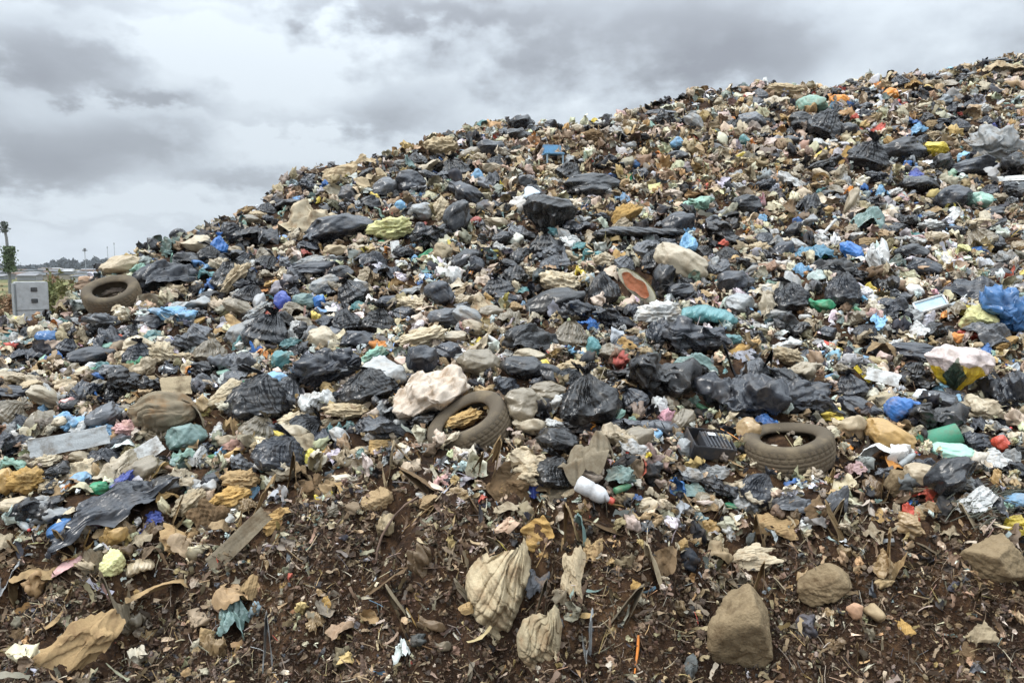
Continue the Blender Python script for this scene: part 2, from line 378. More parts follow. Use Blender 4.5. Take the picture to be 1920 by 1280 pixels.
def s_hang(rng):           # half empty woven sack draped down from its upper corner, folds fanning out
    nu, nv = 190, 130; t = np.linspace(-1, 1, nu); s = np.linspace(0, 1, nv); T, S = np.meshgrid(t, s, indexing='ij')
    wd = np.interp(S, [0, .08, .3, .6, .85, 1], [.55, .8, 1, .9, .62, .25]); X = T*wd+.25*(1-S)**2-.05
    Z = 1-2*S-.30*(1-S)*(1-T)*.5; dx, dz = X-.75, Z-1.15; a = np.arctan2(dx, -dz); d = np.hypot(dx, dz)
    def fold(q, sh): return (1-np.abs(np.sin(q))**sh)
    n = 1.7*vn3(np.stack([X*1.6, Z*1.6, X*0+rng.random()*9], -1).reshape(-1, 3), 3).reshape(X.shape)
    f = fold(a*7+4*n, .7)*.15*np.clip(d, .25, 1)*np.clip(2.3-d, 0, 1)+fold(a*19+3*n+1, .6)*.07
    q = Z+.55*X+.35*X*X; f += fold(q*7.5+2.5*n, .5)*.16*np.clip((S-.35)*3, 0, 1)+fold(q*16+3*n, .6)*.06*np.clip((S-.25)*3, 0, 1)
    Y = .22*n-.5*np.sqrt(np.clip(1-(T*.98)**2, 0, 1))*np.interp(S, [0, .15, .5, .9, 1], [.3, .75, 1, .8, .25])+f*(1-T**6)+.25*np.abs(T)**8
    V = np.stack([X+.05*n, Y, Z], -1).reshape(-1, 3)
    return unit(crumple(V, rng, 14, 1.2, .05, 1.27)), grid_faces(nu, nv)
def s_rock(rng, nf=13, tex=.055):
    V, Fc = ICO[5]; D = V/np.linalg.norm(V, axis=1)[:, None]; r = np.full(len(V), 9.)
    for i in range(nf):
        n = rv(rng); h = rng.uniform(.6, 1); d = D@n; r = np.minimum(r, np.where(d > .08, h/np.maximum(d, .08), 9))
    r = np.minimum(r, 1.35)
    V = D*r[:, None]; V += D*(tex*(vn3(V*5, 1)+.6*vn3(V*13, 2)+.4*vn3(V*29, 3)))[:, None]*2
    return unit(V), Fc
def s_foam(rng): return s_rock(rng, 9, .13)
def s_fluff(rng):
    V, Fc = ICO[5]; D = V.copy()
    r = 1+.55*vn3(D*1.8+rng.random()*30, 1)+.45*vn3(D*4.5, 2)+.3*vn3(D*10, 3)+.16*vn3(D*21, 4)
    return unit(crumple(D*r[:, None]*[1, 1, .75], rng, 8, 1.2, .07)), Fc
def s_roll(rng):
    nu, nv = 90, 110; th = np.linspace(0, 2*np.pi, nu, endpoint=False); s = np.linspace(0, 1, nv); T, S = np.meshgrid(th, s, indexing='ij')
    r = .22*np.interp(S, [0, .03, .12, .5, .88, .97, 1], [0, .5, .9, 1, .85, .45, 0])*(1+.3*vn3(np.stack([S*4, np.cos(T), np.sin(T)], -1).reshape(-1, 3), 5).reshape(S.shape))
    V = np.stack([2*S-1, r*np.cos(T), r*np.sin(T)+.10*np.sin(S*3.1)], -1).reshape(-1, 3)
    return unit(crumple(V, rng, 13, .8, .05)), grid_faces(nu, nv, True)
def s_board(rng, th_=.10):
    n = 40; a = np.linspace(-1, 1, n); X, Y = np.meshgrid(a, a, indexing='ij')
    ed = 1+.05*vn2(Y*5+3, Y*0+rng.random()*9, 1); X2 = X*ed; Y2 = Y*(1+.08*vn2(X*4, X*0+2, 3))
    bend = .25*X**2*rng.uniform(-1, 1)+.2*X*Y*rng.uniform(-1, 1)
    top = np.stack([X2, Y2, bend+th_/2], -1).reshape(-1, 3); bot = np.stack([X2, Y2, bend-th_/2], -1).reshape(-1, 3)
    top = top+0; V = np.concatenate([top, bot]); Fc = grid_faces(n, n); N = n*n
    b_ = [i*n for i in range(n)]; e_ = [i*n+n-1 for i in range(n)]; l_ = list(range(n)); r_ = [N-n+i for i in range(n)]
    side = []
    for L in (b_, e_, l_, r_):
        for i in range(n-1): side.append([L[i], L[i+1], L[i+1]+N, L[i]+N])
    V = crumple(V, rng, 6, .6, .035)
    return V/np.array([2.1, 2.1, 2.1]), np.concatenate([Fc, Fc[:, ::-1]+N, np.array(side)])
def s_strip(rng):
    n, k = 60, 10; s = np.linspace(-1, 1, n); q = np.linspace(-1, 1, k); S, Q = np.meshgrid(s, q, indexing='ij')
    wd = .16*(1+.5*vn2(S*3+rng.random()*9, S*0, 1))*np.clip(1.25-np.abs(S), .15, 1)
    tw = 1.1*np.sin(S*2+rng.random()*6)
    V = np.stack([S, Q*wd*np.cos(tw), .25*np.sin(S*2.4+rng.random()*6)+Q*wd*np.sin(tw)+.05*np.cos(Q*3)], -1).reshape(-1, 3)
    return unit(crumple(V, rng, 9, .9, .06)), grid_faces(n, k)

RNG = np.random.default_rng(7)
LIB = {}
def lib(kind, fn, n, mat_, name):
    LIB[kind] = []
    for i in range(n):
        V, Fc = fn(RNG); LIB[kind].append(mesh_from(name, V, Fc, True, mat_))
LIB['bag'] = []
for i in range(6):
    (V, Fc), (V2, F2) = s_bag(RNG)
    LIB['bag'].append((mesh_from('bag_body', V, Fc, True, 'film'), mesh_from('knotted_neck', V2, F2, True, 'film')))
lib('slump', s_slump, 8, 'film', 'bag_body'); lib('torn', s_torn, 8, 'film', 'torn_bag')
lib('pslump', s_slump, 8, 'thin', 'pale_bag'); lib('ptorn', s_torn, 6, 'thin', 'pale_torn_bag')
lib('film', s_film, 8, 'thin', 'plastic_film'); lib('tarp', lambda r: s_film(r, .4, .12, 15, .5), 4, 'film', 'dark_sheet')
lib('hang', s_hang, 2, 'cloth', 'sack'); lib('pillow', s_pillow, 2, 'cloth', 'sack'); lib('sack', s_ribs, 3, 'cloth', 'sack'); lib('cloth', lambda r: s_film(r, .22, .13, 14, .35, sq=r.uniform(1, 1.8)), 7, 'cloth', 'cloth')
lib('rock', s_rock, 6, 'stone', 'rock'); lib('foam', s_foam, 5, 'foam', 'foam'); lib('fluff', s_fluff, 5, 'foam', 'fluff')
lib('roll', s_roll, 3, 'film', 'roll'); lib('board', s_board, 3, 'card', 'board'); lib('strip', s_strip, 5, 'card', 'strip')
lib('card', lambda r: s_film(r, .14, .09, 9, .18, sq=r.uniform(1, 1.6)), 6, 'card', 'cardboard')

COL = dict(K=(.006,.007,.009), N=(.009,.011,.015), S=(.019,.023,.032), G=(.085,.09,.10), L=(.32,.33,.33), W=(.62,.62,.60), C=(.57,.48,.34), E=(.47,.375,.245),
           T=(.36,.245,.125), O=(.45,.28,.10), D=(.19,.125,.07), U=(.20,.165,.115), R=(.48,.07,.04), P=(.62,.38,.36), Y=(.68,.52,.06), A=(.78,.28,.03),
           B=(.035,.15,.42), V=(.04,.07,.30), X=(.20,.40,.60), I=(.05,.16,.24), H=(.09,.25,.26), M=(.27,.45,.36), Q=(.16,.24,.22), F=(.03,.27,.13), Z=(.035,.12,.28), J=(.62,.60,.30))
COL['9'] = (.58,.49,.40); COL['7'] = (.42,.34,.22); COL['8'] = (.38,.31,.20)
# kinds: library key -> (object name, category, body part depth factor)
KIND = dict(bag=('rubbish_bag','rubbish bag',.9), slump=('rubbish_bag','rubbish bag',.9), torn=('torn_rubbish_bag','rubbish bag',.9),
            pslump=('plastic_bag','plastic bag',.9), ptorn=('crumpled_plastic_bag','plastic bag',.9), film=('plastic_film','plastic sheet',.9),
            tarp=('tarpaulin','tarpaulin',.8), sack=('cloth_sack','sack',.8), pillow=('cloth_sack','sack',.9), hang=('hanging_sack','sack',.5), cloth=('cloth','cloth',.7), rock=('rock','rock',.8), foam=('foam_block','foam',.8),
            fluff=('stuffing_wad','stuffing',.8), roll=('rolled_bundle','bundle',1), board=('panel','board',1), strip=('strip','strip',1), card=('cardboard','cardboard',.7))

# ------------------------------------------------------------------ ground
yr = np.concatenate([np.linspace(-6, 1.5, 12), np.geomspace(1.6, 30, 760), np.geomspace(31, 9000, 70)])
tr_ = np.concatenate([np.linspace(-3, -1.0, 30)[:-1], np.linspace(-1.0, 1.0, 620), np.linspace(1.0, 3, 30)[1:]])
Yg, Tg = np.meshgrid(yr, tr_, indexing='ij')
Xg = Tg*np.maximum(Yg, 2.2)
Zg = H(Xg, np.maximum(Yg, .3))
Vg = np.stack([Xg, Yg, Zg], -1).reshape(-1, 3)
g = link('ground', mesh_from('ground', Vg, grid_faces(len(yr), len(tr_))[:, ::-1], True, 'soil')); g['kind'] = 'structure'
del Vg, Xg, Yg, Tg, Zg

def sheet_frame(u, v, Y, wd, hh, rot):     # a sheet plastered on the face of the bank
    th = min(wd, hh)*.45
    return frame(u, v, Y, wd, th, hh/(1.15*math.sqrt(th*wd)), rot, 52)
def frame(u, v, Y, wpx, hpx, dep, rot, flat=0.0, yaw=0.0):
    p = place(u, v, Y); sc = math.hypot(Y, 0)/F; w_, h_ = wpx*sc, hpx*sc
    az_ = -math.atan2(p.x, p.y)
    Rm = Matrix.Rotation(az_, 4, 'Z') @ Matrix.Rotation(R(-rot), 4, 'Y') @ Matrix.Rotation(R(flat), 4, 'X')
    # depth of the body: between its width and height
    d_ = dep*(w_*h_)**.5*1.15
    return Matrix.Translation(p) @ Rm @ Matrix.Rotation(R(yaw), 4, 'Z') @ Matrix.Diagonal((w_, d_, h_, 1))

# kind u v w h rot colour | label  (places read off the photograph, then set down on the heap)
HERO = '''
slump 638 428 115 44 12 S|long slate rubbish bag on the upper left slope
cloth 575 408 105 58 10 C|wide cream sheet beside the long slate bag
fluff 735 428 82 40 5 J|pale yellowish wad of stuffing
slump 855 410 45 66 -25 N|upright black bag split open at its left
fluff 828 392 30 44 0 C|cream rubbish inside the split black bag
slump 770 345 52 46 0 S|lumpy slate bag under the beige heap
slump 725 352 44 34 10 G|smooth grey bag beside the beige cardboard
card 698 338 50 36 35 E|beige cardboard piece leaning on grey bag
slump 880 370 66 36 -35 S|slate bag slanting down to the right
slump 925 280 58 28 -8 S|slate bag below the left crest
fluff 828 275 60 36 5 E|beige clump on the left crest
cloth 655 318 96 34 15 E|beige blanket lying near the left crest
roll 672 335 60 16 40 N|thin black roll slanting up
film 613 348 26 18 0 B|small blue film near the beige blanket
film 597 376 20 14 -20 Y|small yellow film above the cream sheet
pslump 650 365 30 30 20 G|grey sack left of the cardboard piece
pslump 895 330 24 26 0 X|blue bag high on the middle slope
film 890 313 24 14 0 H|teal film above the high blue bag
film 941 348 11 18 0 Y|tiny yellow wrapper on brown rubbish
pslump 752 390 28 26 0 X|pale blue bag right of centre left slope
pslump 790 397 46 30 0 L|pale greenish grey bag beside pale blue bag
tarp 490 447 100 42 -12 N|black sheet draped over the left rim
roll 550 382 64 16 5 N|black rolled sheet near the left rim
tarp 705 382 56 26 -10 N|dark sheet above the yellowish wad
film 530 480 20 13 0 B|small blue scrap under the draped black sheet
pslump 630 470 44 20 0 E|beige bundle under the long slate bag
board 741 467 17 36 5 W|upright white triangular panel
tarp 705 492 66 36 -35 S|slate folded sheet right of centre left
tarp 735 512 74 26 -10 S|flat slate sheet left of the turquoise film
film 600 487 88 18 8 L|long pale film above black bags
slump 590 505 85 28 5 S|long slate bag under the pale film
film 800 476 44 14 15 F|green film next to the turquoise film
film 805 500 40 24 0 H|turquoise film in the middle slope
pslump 832 476 22 18 0 F|dark green bag next to green film
film 780 484 24 12 0 X|cyan film left of green film
slump 872 488 64 32 30 N|black bag with pointed end rising right
slump 893 498 30 34 10 S|slate bag in front of the pointed black bag
slump 640 512 46 26 0 N|purplish black bag under the slate bag
pslump 850 517 26 32 0 W|white bag near the slope centre
bag 1030 405 92 66 175 K|round black bag with its neck down, high on slope
slump 1110 350 96 44 5 N|plump black bag upper middle slope
pslump 1125 362 44 24 10 L|pale grey bag resting on the plump black bag
foam 1172 400 58 34 45 O|tan foam slab propped at an angle
roll 1195 436 160 22 2 N|long dark roll across the slope
slump 1272 418 56 36 15 S|dark bag at the end of the long roll
torn 1360 440 82 40 -25 K|glossy black bag sloping right
bag 1290 455 32 34 10 X|knotted sky blue bag under the glossy bag
ptorn 1308 385 58 30 0 M|pale mint torn bag mid slope
slump 1400 385 50 34 0 N|black bag on a whitish film
film 1365 398 52 18 -10 L|whitish film under the black bag
film 1420 410 32 16 0 X|light blue film beside the whitish film
film 1115 477 56 24 10 H|teal film in the slope centre
film 1087 462 24 22 -45 H|teal strip above the teal film
slump 980 230 42 24 5 N|black bag on the crest left of centre
slump 1033 236 24 22 0 N|small black bag on the crest near centre
film 1118 214 24 14 0 Y|yellow film on the crest
pslump 1125 232 24 14 0 W|white bag just below the crest
fluff 1115 255 40 26 0 D|rusty brown clump below the crest
torn 1248 225 36 34 0 K|jet black torn bag near the crest
pslump 1270 268 26 22 0 X|light blue bag below the jet black bag
pslump 1395 266 20 24 0 H|teal bag below the grey crest bag
slump 1408 228 50 30 0 G|grey bag near the crest
slump 1232 214 70 12 0 S|long slate bag on the crest
pslump 1193 308 20 15 0 Z|tiny slate blue bag mid slope
film 1180 332 14 18 0 F|small green film right of the plump black bag
board 1228 353 24 20 10 J|pale yellow square piece
slump 1270 293 40 18 0 N|flat black bag under light blue bag
pslump 985 340 30 22 0 G|grey bag above the round black bag
film 1310 283 14 10 0 A|tiny orange scrap under the crest
pslump 1522 198 56 34 -5 M|mint green bag near the top
pslump 1574 190 32 20 -10 A|orange bag near the top
pslump 1668 178 28 22 0 A|amber bag on the top slope
bag 1550 236 64 54 -30 N|large slate black bag under the mint bag
slump 1502 228 40 32 0 K|black bag left of the large slate black one
slump 1587 246 40 26 10 N|black bag right of the large slate black one
film 1607 226 30 20 -15 R|red film on the top slope
film 1650 198 32 16 -20 W|white film under the amber bag
film 1677 201 22 12 0 B|blue film beside the white film
film 1715 229 28 16 0 B|blue film above the pale blue film
film 1718 246 36 24 0 X|pale blue film above two black bags
bag 1628 292 72 50 -15 N|big black bag, left of two high right
slump 1692 284 72 42 10 N|big black bag, right of two high right
board 1583 292 12 44 -25 O|narrow tan plank standing by black bag
bag 1754 283 40 28 170 Y|bright yellow bag high right
slump 1770 306 34 32 0 K|black bag under the bright yellow bag
ptorn 1865 270 94 62 0 L|large clear plastic bag at upper right
film 1851 240 30 16 5 V|royal blue film above the clear bag
film 1788 257 24 8 0 Y|thin yellow scrap near the yellow bag
slump 1815 316 84 32 12 S|long slate bag under the clear bag
board 1900 334 80 11 0 W|long white board at the right edge
film 1710 326 36 18 5 V|blue film over a dark bag
slump 1722 346 62 28 0 N|dark bag under the blue film
film 1622 356 34 20 -5 B|bright blue film mid right
film 1652 357 28 20 0 X|pale blue film beside bright blue film
film 1592 356 14 14 0 A|small orange scrap beside bright blue film
slump 1838 376 40 28 5 M|round mint bag on the right slope
slump 1785 372 62 40 20 S|slate bag left of the round mint bag
board 1867 197 32 6 33 W|short white stick on the top slope
torn 1600 148 24 12 -30 N|black scrap poking up from the skyline
slump 1560 162 30 12 0 K|flat black bag on the skyline
slump 1480 265 32 18 0 N|small black bag near the large black trio
film 1480 222 30 22 20 O|orange tan film left of black trio
slump 1902 310 40 40 10 K|black bag on the upper right edge
slump 1870 116 46 10 0 N|black bag on the highest skyline
cloth 1885 130 70 26 -5 E|beige sheet at the highest point
fluff 1470 170 66 26 -10 E|beige clump on the right crest
slump 1446 152 18 10 20 S|slate scrap bag tipping over the crest
tarp 1525 478 94 34 5 I|teal blue sheet on the right slope
film 1540 484 34 12 10 F|green strip on the teal blue sheet
slump 1597 472 48 28 -35 B|light blue cushion tilted against white bag
torn 1647 484 38 62 15 W|tall white bag standing up
film 1505 506 36 24 0 X|cyan film under the teal blue sheet
tarp 1552 505 112 42 25 K|black cloth arched over the slate bag
bag 1581 543 62 60 0 S|egg shaped slate bag on the right
ptorn 1540 574 48 30 -15 F|green torn bag under the egg shaped bag
film 1625 542 26 24 0 Y|yellow film by the egg shaped bag
torn 1660 535 46 34 0 K|black torn bag right of yellow film
slump 1732 502 58 32 -5 S|slate bag right of the tall white bag
slump 1708 474 54 30 0 N|dark bag behind the slate bag on the right
pslump 1707 535 32 26 0 C|cream bag below the slate bag on the right
board 1780 413 42 17 48 W|off white bar leaning at the right
tarp 1636 412 62 44 -25 Q|grey green sheet on the right slope
film 1536 405 26 8 0 I|thin blue scrap left of the grey green sheet
board 1555 425 5 42 -38 W|white stick standing on the slope
card 1807 472 28 28 25 J|yellowish paper piece on the right
film 1812 507 64 16 5 C|cream film above the big dark sheet
tarp 1828 546 136 50 5 S|big slate sheet behind the blue bag
torn 1884 584 92 84 -10 Z|big blue rubbish bag at the right edge
foam 1836 603 56 50 -35 J|cream foam lump leaning on the big blue bag
torn 1816 630 58 22 0 R|dark red torn bag under the foam lump
torn 1763 625 66 38 0 K|crumpled black bag left of the dark red bag
tarp 1790 585 64 26 30 U|olive brown sheet curling under slate sheet
film 1548 652 54 20 12 Y|yellow film in the right middle
torn 1485 612 62 52 0 K|ragged black bag in a hollow
slump 1722 660 94 32 -4 S|slate bag left of the yellow pink bag
slump 1045 567 106 48 12 K|shiny black bag like a loaf
bag 1130 540 58 56 10 N|black bag behind the melon wedge
slump 1243 524 40 54 -25 N|dark bag right of the melon wedge
slump 1378 527 62 36 0 S|oval slate bag on the middle right
fluff 1236 588 80 46 5 W|white lumpy sack next to teal bag
roll 1325 592 104 36 -2 H|teal grey rolled bag
slump 1386 571 50 38 0 L|pale bag behind the teal roll
torn 1305 628 120 62 -5 S|large slate torn bag under the teal roll
torn 1243 622 60 46 20 S|slate flap left of the large torn bag
tarp 1005 634 118 52 -5 K|black mound of sheeting in the middle
slump 985 690 90 42 -5 N|dark bag under the black mound
film 1103 607 44 28 -35 B|blue film right of the black mound
pslump 1112 650 30 34 20 H|turquoise bag below the blue film
slump 1155 664 56 30 -20 U|brownish dark oval bag
torn 1245 706 130 92 -15 K|large matte black torn bag
tarp 1312 680 84 34 -15 Q|pale green sheet behind big black bags
torn 1380 738 156 84 -8 S|large slate bag with a torn flap
strip 1382 690 34 90 10 N|black flap standing on the large slate bag
strip 1436 690 24 70 -15 K|pointed black flap beside the slate bag
bag 1103 746 112 84 8 K|glossy round black bag by the front tyre
slump 1020 690 28 30 10 Y|yellow bag behind the glossy round bag
fluff 1072 690 64 30 5 E|beige wad behind the glossy round bag
pslump 1105 797 22 30 15 A|orange scrap below the glossy round bag
slump 985 758 74 56 -5 U|muddy brown bag behind the front tyre
fluff 1050 530 76 44 -10 C|cream foam heap above the loaf bag
film 1090 511 26 24 0 Y|olive yellow film above the loaf bag
film 983 546 44 16 -15 H|teal film left of the loaf bag
card 1390 655 48 20 15 O|brown board tilted by the slate bag
slump 530 565 28 36 0 V|royal blue bag left of the dark green one
slump 570 565 40 28 5 Q|dark green bag between two blue ones
slump 600 565 24 22 0 B|blue bag right of the dark green one
bag 650 602 56 42 0 N|black bag in the left cluster
bag 712 602 62 44 -5 K|blackest bag of the left cluster
slump 757 590 40 28 0 S|slate bag closing the left cluster
slump 735 568 62 26 0 S|grey black bag on top of the cluster
slump 676 638 72 34 0 S|slate bag in front of the cluster
film 678 574 46 20 10 H|teal film over the left cluster
pslump 612 604 26 20 0 F|green bag at the left of the cluster
film 585 588 26 10 0 A|orange red scrap near the green bag
fluff 778 570 62 30 -10 C|cream wad right of the cluster
slump 822 550 52 44 -15 S|slate bag behind the cream wad
bag 932 540 60 36 10 N|black bag left of the loaf bag
slump 948 562 40 26 0 S|slate bag tucked under the black one
slump 922 584 42 22 0 U|olive brown bag left of the teal film
fluff 790 634 96 36 15 C|long cream wad above the cream sack
slump 840 596 72 34 5 G|dirty grey bag in the centre
torn 612 690 124 70 18 S|wide torn slate bag on the left
bag 692 722 108 58 12 K|plump black bag beside the cream sack
fluff 702 668 54 28 30 M|pale wad with green leaves
slump 795 674 62 48 -15 S|ribbed slate bag above the cream sack
slump 842 660 48 34 -5 S|small slate bag right of the ribbed one
fluff 858 666 40 26 5 W|white crumpled bag above the front tyre
slump 900 680 82 48 -5 U|dark brown bag above the front tyre
film 896 640 28 14 10 Y|yellow film above the dark brown bag
pslump 530 676 42 34 0 H|green teal bag on the left
pslump 520 710 38 26 -5 X|cyan bag below the green teal bag
pillow 806 738 140 84 18 9|big cream sack behind the front tyre
ptorn 596 755 64 46 5 W|white plastic bag below the torn slate bag
fluff 650 770 86 32 0 E|beige wad below the plump black bag
torn 795 790 64 36 20 K|black netting left of the front tyre
film 502 796 30 22 35 R|red film on the left
fluff 550 786 68 26 15 C|cream loaf shaped wad
film 585 840 52 20 -5 Y|yellow film on tan rubbish
roll 680 846 64 18 5 E|beige roll at the edge of the bank
sack 305 774 108 76 -12 U|taupe pleated sack on the left
strip 378 790 100 24 -45 U|taupe tail trailing from the pleated sack
slump 350 818 66 46 10 Q|dark olive bag beneath the pleated sack
fluff 242 806 56 36 0 P|pinkish beige wad near the pleated sack
board 130 828 140 38 6 L|pale green dented bumper panel
film 176 810 64 24 5 X|pale blue film on the bumper panel
torn 22 836 64 48 0 S|slate bag at the left edge
film 32 868 66 30 0 M|pale teal film at the left edge
board 276 846 62 34 30 W|white shard of plastic
torn 276 860 66 26 0 K|jet black rag under the white shard
cloth 158 880 78 36 0 C|cream cloth under the bumper panel
film 234 898 28 44 -40 V|royal blue film near the long slate bag
pslump 187 914 34 22 10 F|dark green bag near the royal blue film
fluff 52 900 62 48 0 O|rusty tan wad on the left
slump 8 902 34 46 0 O|tan bag cut by the left edge
tarp 215 946 236 62 24 S|very long slate bag on the soil bank
slump 122 992 58 36 20 Z|blue grey end of the very long bag
cloth 300 881 62 18 5 C|cream rag under the jet black rag
slump 341 866 38 22 -5 Q|dark green pouch on the left
film 485 830 56 20 -5 F|light green film on tan rubbish
film 413 850 30 26 0 X|faded blue film among tan rubbish
film 405 806 32 26 0 W|white film beside the tan cup
card 440 796 36 46 -10 T|bent tan carton on the left
foam 420 740 70 40 20 C|cream shell like piece with teal inside
pslump 375 757 26 32 -30 W|white pouch right of the pleated sack
board 330 722 56 36 0 E|beige carton behind the pleated sack
torn 280 720 42 32 0 K|black netting behind the pleated sack
film 182 744 16 20 0 B|blue wrapper on the left
slump 135 762 40 24 0 K|dark bag left of the pleated sack
slump 76 792 52 40 35 U|dark brown bag on the left
ptorn 132 790 48 34 -5 X|pale blue torn film on the left
film 100 740 24 50 30 W|white paper sheet on the left
slump 26 736 62 24 -5 S|flat slate bag on the left
roll 130 705 66 18 28 E|beige rolled piece on the left
tarp 50 668 76 26 0 S|flat slate sheet above the left edge
slump 31 946 66 28 -3 E|beige bundle at the left edge
fluff 432 932 76 38 15 O|ochre wad on the front heap
fluff 452 900 70 40 0 T|tan wad on the front heap
bag 410 460 34 32 0 B|bright blue knotted bag on the left rim
film 393 534 48 26 12 B|bright blue film below the left rim
film 394 514 46 20 5 H|teal film over the bright blue film
tarp 318 512 128 48 10 S|slate sheet bulging at the left rim
tarp 345 490 76 34 20 N|black sheet over the slate bulge
film 318 462 44 34 30 Q|grey green film standing on the rim
slump 287 462 26 28 0 N|black scrap bag on the rim
strip 319 500 14 44 5 M|mint strip hanging over the slate bulge
pslump 372 458 56 30 0 C|cream bag on the left rim
slump 335 442 30 24 0 N|black bag topping the left rim
pslump 232 496 74 32 10 E|beige bag outlining the far left rim
film 270 508 46 24 -15 M|pale green film near the left tyre
ptorn 358 575 84 30 8 L|pale grey torn bag on the left
ptorn 326 592 86 34 -10 X|pale blue grey torn film on the left
slump 284 606 52 28 0 S|slate bag below the left tyre
pslump 258 646 52 32 0 C|cream bag left of the cream cushion
fluff 306 662 50 42 -35 C|cream cushion in the left field
film 318 638 30 11 0 P|pink film above the cream cushion
tarp 207 634 66 44 10 S|slate sheet in the left field
slump 170 666 74 30 5 S|flat slate bag in the left field
pslump 204 652 32 20 0 M|light green bag in the left field
slump 95 636 48 30 -5 Z|slate blue bag in the left field
pslump 68 624 28 26 20 C|cream bag in the left field
cloth 58 600 50 18 5 A|orange red cloth on the left
slump 35 603 20 18 0 Y|yellow tub on the far left
cloth 92 580 44 26 -20 Z|blue and red cloth on the far left
film 12 630 32 22 0 H|teal film on the far left
film 112 670 48 24 -5 B|blue and green film on the left
card 424 611 64 34 22 T|brown carton gaping open
board 150 566 36 10 3 W|white flat board left of the tyre
film 477 657 18 36 20 B|blue strip in the middle left
film 281 975 44 26 20 V|blue lid on the soil bank
cloth 338 1012 78 66 -20 T|tan cloth hanging on the soil bank
board 448 1012 150 34 42 U|grey brown plank sunk in the bank
foam 210 1056 44 46 10 J|pale yellow foam block on the bank
roll 262 1062 48 24 12 E|beige roll on the soil bank
strip 325 1102 150 30 -5 T|tan curved strip on the soil bank
strip 221 1120 40 110 8 U|taupe strap hanging down the bank
cloth 130 1222 210 104 42 T|big tan cloth sheet at lower left
strip 45 1105 120 60 45 T|tan shredded strip at the left edge
strip 105 1072 110 22 40 P|pinkish strip on the left bank
strip 14 1090 24 70 -15 L|pale strip cut by the left edge
tarp 443 1166 78 66 10 Q|grey green crushed lid on the bank
strip 500 1205 18 120 0 L|pale strip standing in the bank
strip 95 1166 52 12 40 T|tan sliver on the left bank
foam 388 1190 34 34 0 T|tan lump left of the crushed lid
hang 932 1118 116 196 -4 7|pleated cream sack hanging down the bank
hang 1012 1206 84 126 4 8|round cream sack at the bottom
cloth 1008 1090 50 62 0 G|grey rag between the two hanging sacks
cloth 1075 1072 48 100 0 E|beige tattered cloth right of grey rag
strip 1065 985 34 84 8 T|tan strip sticking up from the bank
strip 1092 1000 30 70 -5 Q|dark green strip beside tan strip
cloth 1112 1030 44 52 0 T|tan rag on the bank
strip 1104 1200 24 110 5 L|pale strip at the bottom middle
card 1100 858 92 84 5 U|taupe fan shaped panel
film 995 862 72 52 15 E|beige film left of the fan shaped panel
film 1166 890 54 44 -40 Q|grey green film right of the fan shaped panel
film 1200 852 44 26 0 Y|yellow film under the black case
film 1000 912 26 34 0 V|small blue wrapper on the bank
film 1290 914 84 22 -8 Q|green netting on the bank
cloth 1398 1044 132 52 12 C|cream cloth with a tail
tarp 1492 940 88 34 5 G|grey sheet on the right bank
tarp 1576 934 40 54 -25 G|grey rag on the right bank
film 1497 902 50 16 12 B|blue film on the right bank
torn 1522 746 116 62 -15 S|crumpled slate bag above the right tyre
slump 1612 766 74 34 -20 S|slate bag end right of the crumpled one
pslump 1690 766 58 46 30 B|bright blue bag left of the dark bag
torn 1755 782 100 66 -5 K|dark creased bag above the green bucket
ptorn 1836 763 90 44 -5 C|cream plastic bag at the right
torn 1882 730 84 68 0 S|creased slate bag at the right edge
film 1904 685 34 18 0 V|dark blue film at the right edge
slump 1785 848 94 34 -4 M|mint green film heap under the bucket
pslump 1670 818 92 44 -22 O|tan plastic bag above the white torn sheet
strip 1640 856 112 44 18 W|white torn sheet of polystyrene
slump 1587 837 24 16 0 A|orange piece right of the tyre
rock 1692 908 42 54 10 E|pale round stone on the right bank
film 1735 924 44 28 -20 R|red film beside the pale stone
film 1711 962 32 36 0 R|red film below the pale stone
film 1681 955 16 30 25 C|cream film left of the lower red film
slump 1875 830 28 28 0 R|reddish ball at the right edge
ptorn 1592 800 58 50 0 E|beige film tuft above orange piece
board 1656 706 62 26 -12 W|white foam board on the right slope
board 1617 701 40 9 -45 Y|yellow slat against the foam board
film 1440 790 54 26 -5 B|blue film above the right tyre
film 1896 982 78 36 8 Y|yellow film at the right bank
rock 1876 1056 118 84 15 T|big sandstone block at the right edge
rock 1556 1098 90 74 0 T|sandstone block in the right bank
rock 1402 1184 116 140 -10 T|largest sandstone block at the bottom
strip 1676 1042 36 96 -10 T|tan strap looped in the right bank
film 1652 1052 40 44 10 T|tan torn film next to the strap
cloth 1455 985 84 46 -5 T|tan cardboard mush on the right bank
film 600 934 24 24 30 Y|small lime film in the soil
slump 1150 1250 10 10 0 T|tiny tan lump at the bottom edge
film 1870 900 46 40 0 O|ochre film near the twig heap
film 1230 760 40 34 0 W|white wrappers with yellow tops
slump 1405 805 42 44 10 T|tan foam cup beside the black case
slump 1285 840 30 34 -10 L|pale ball beside the black case
slump 1695 870 20 10 0 U|flat brown pouch under the tan bag
'''
DIRT = set()
RNG = np.random.default_rng(21)
heroes = []; cnt = {}
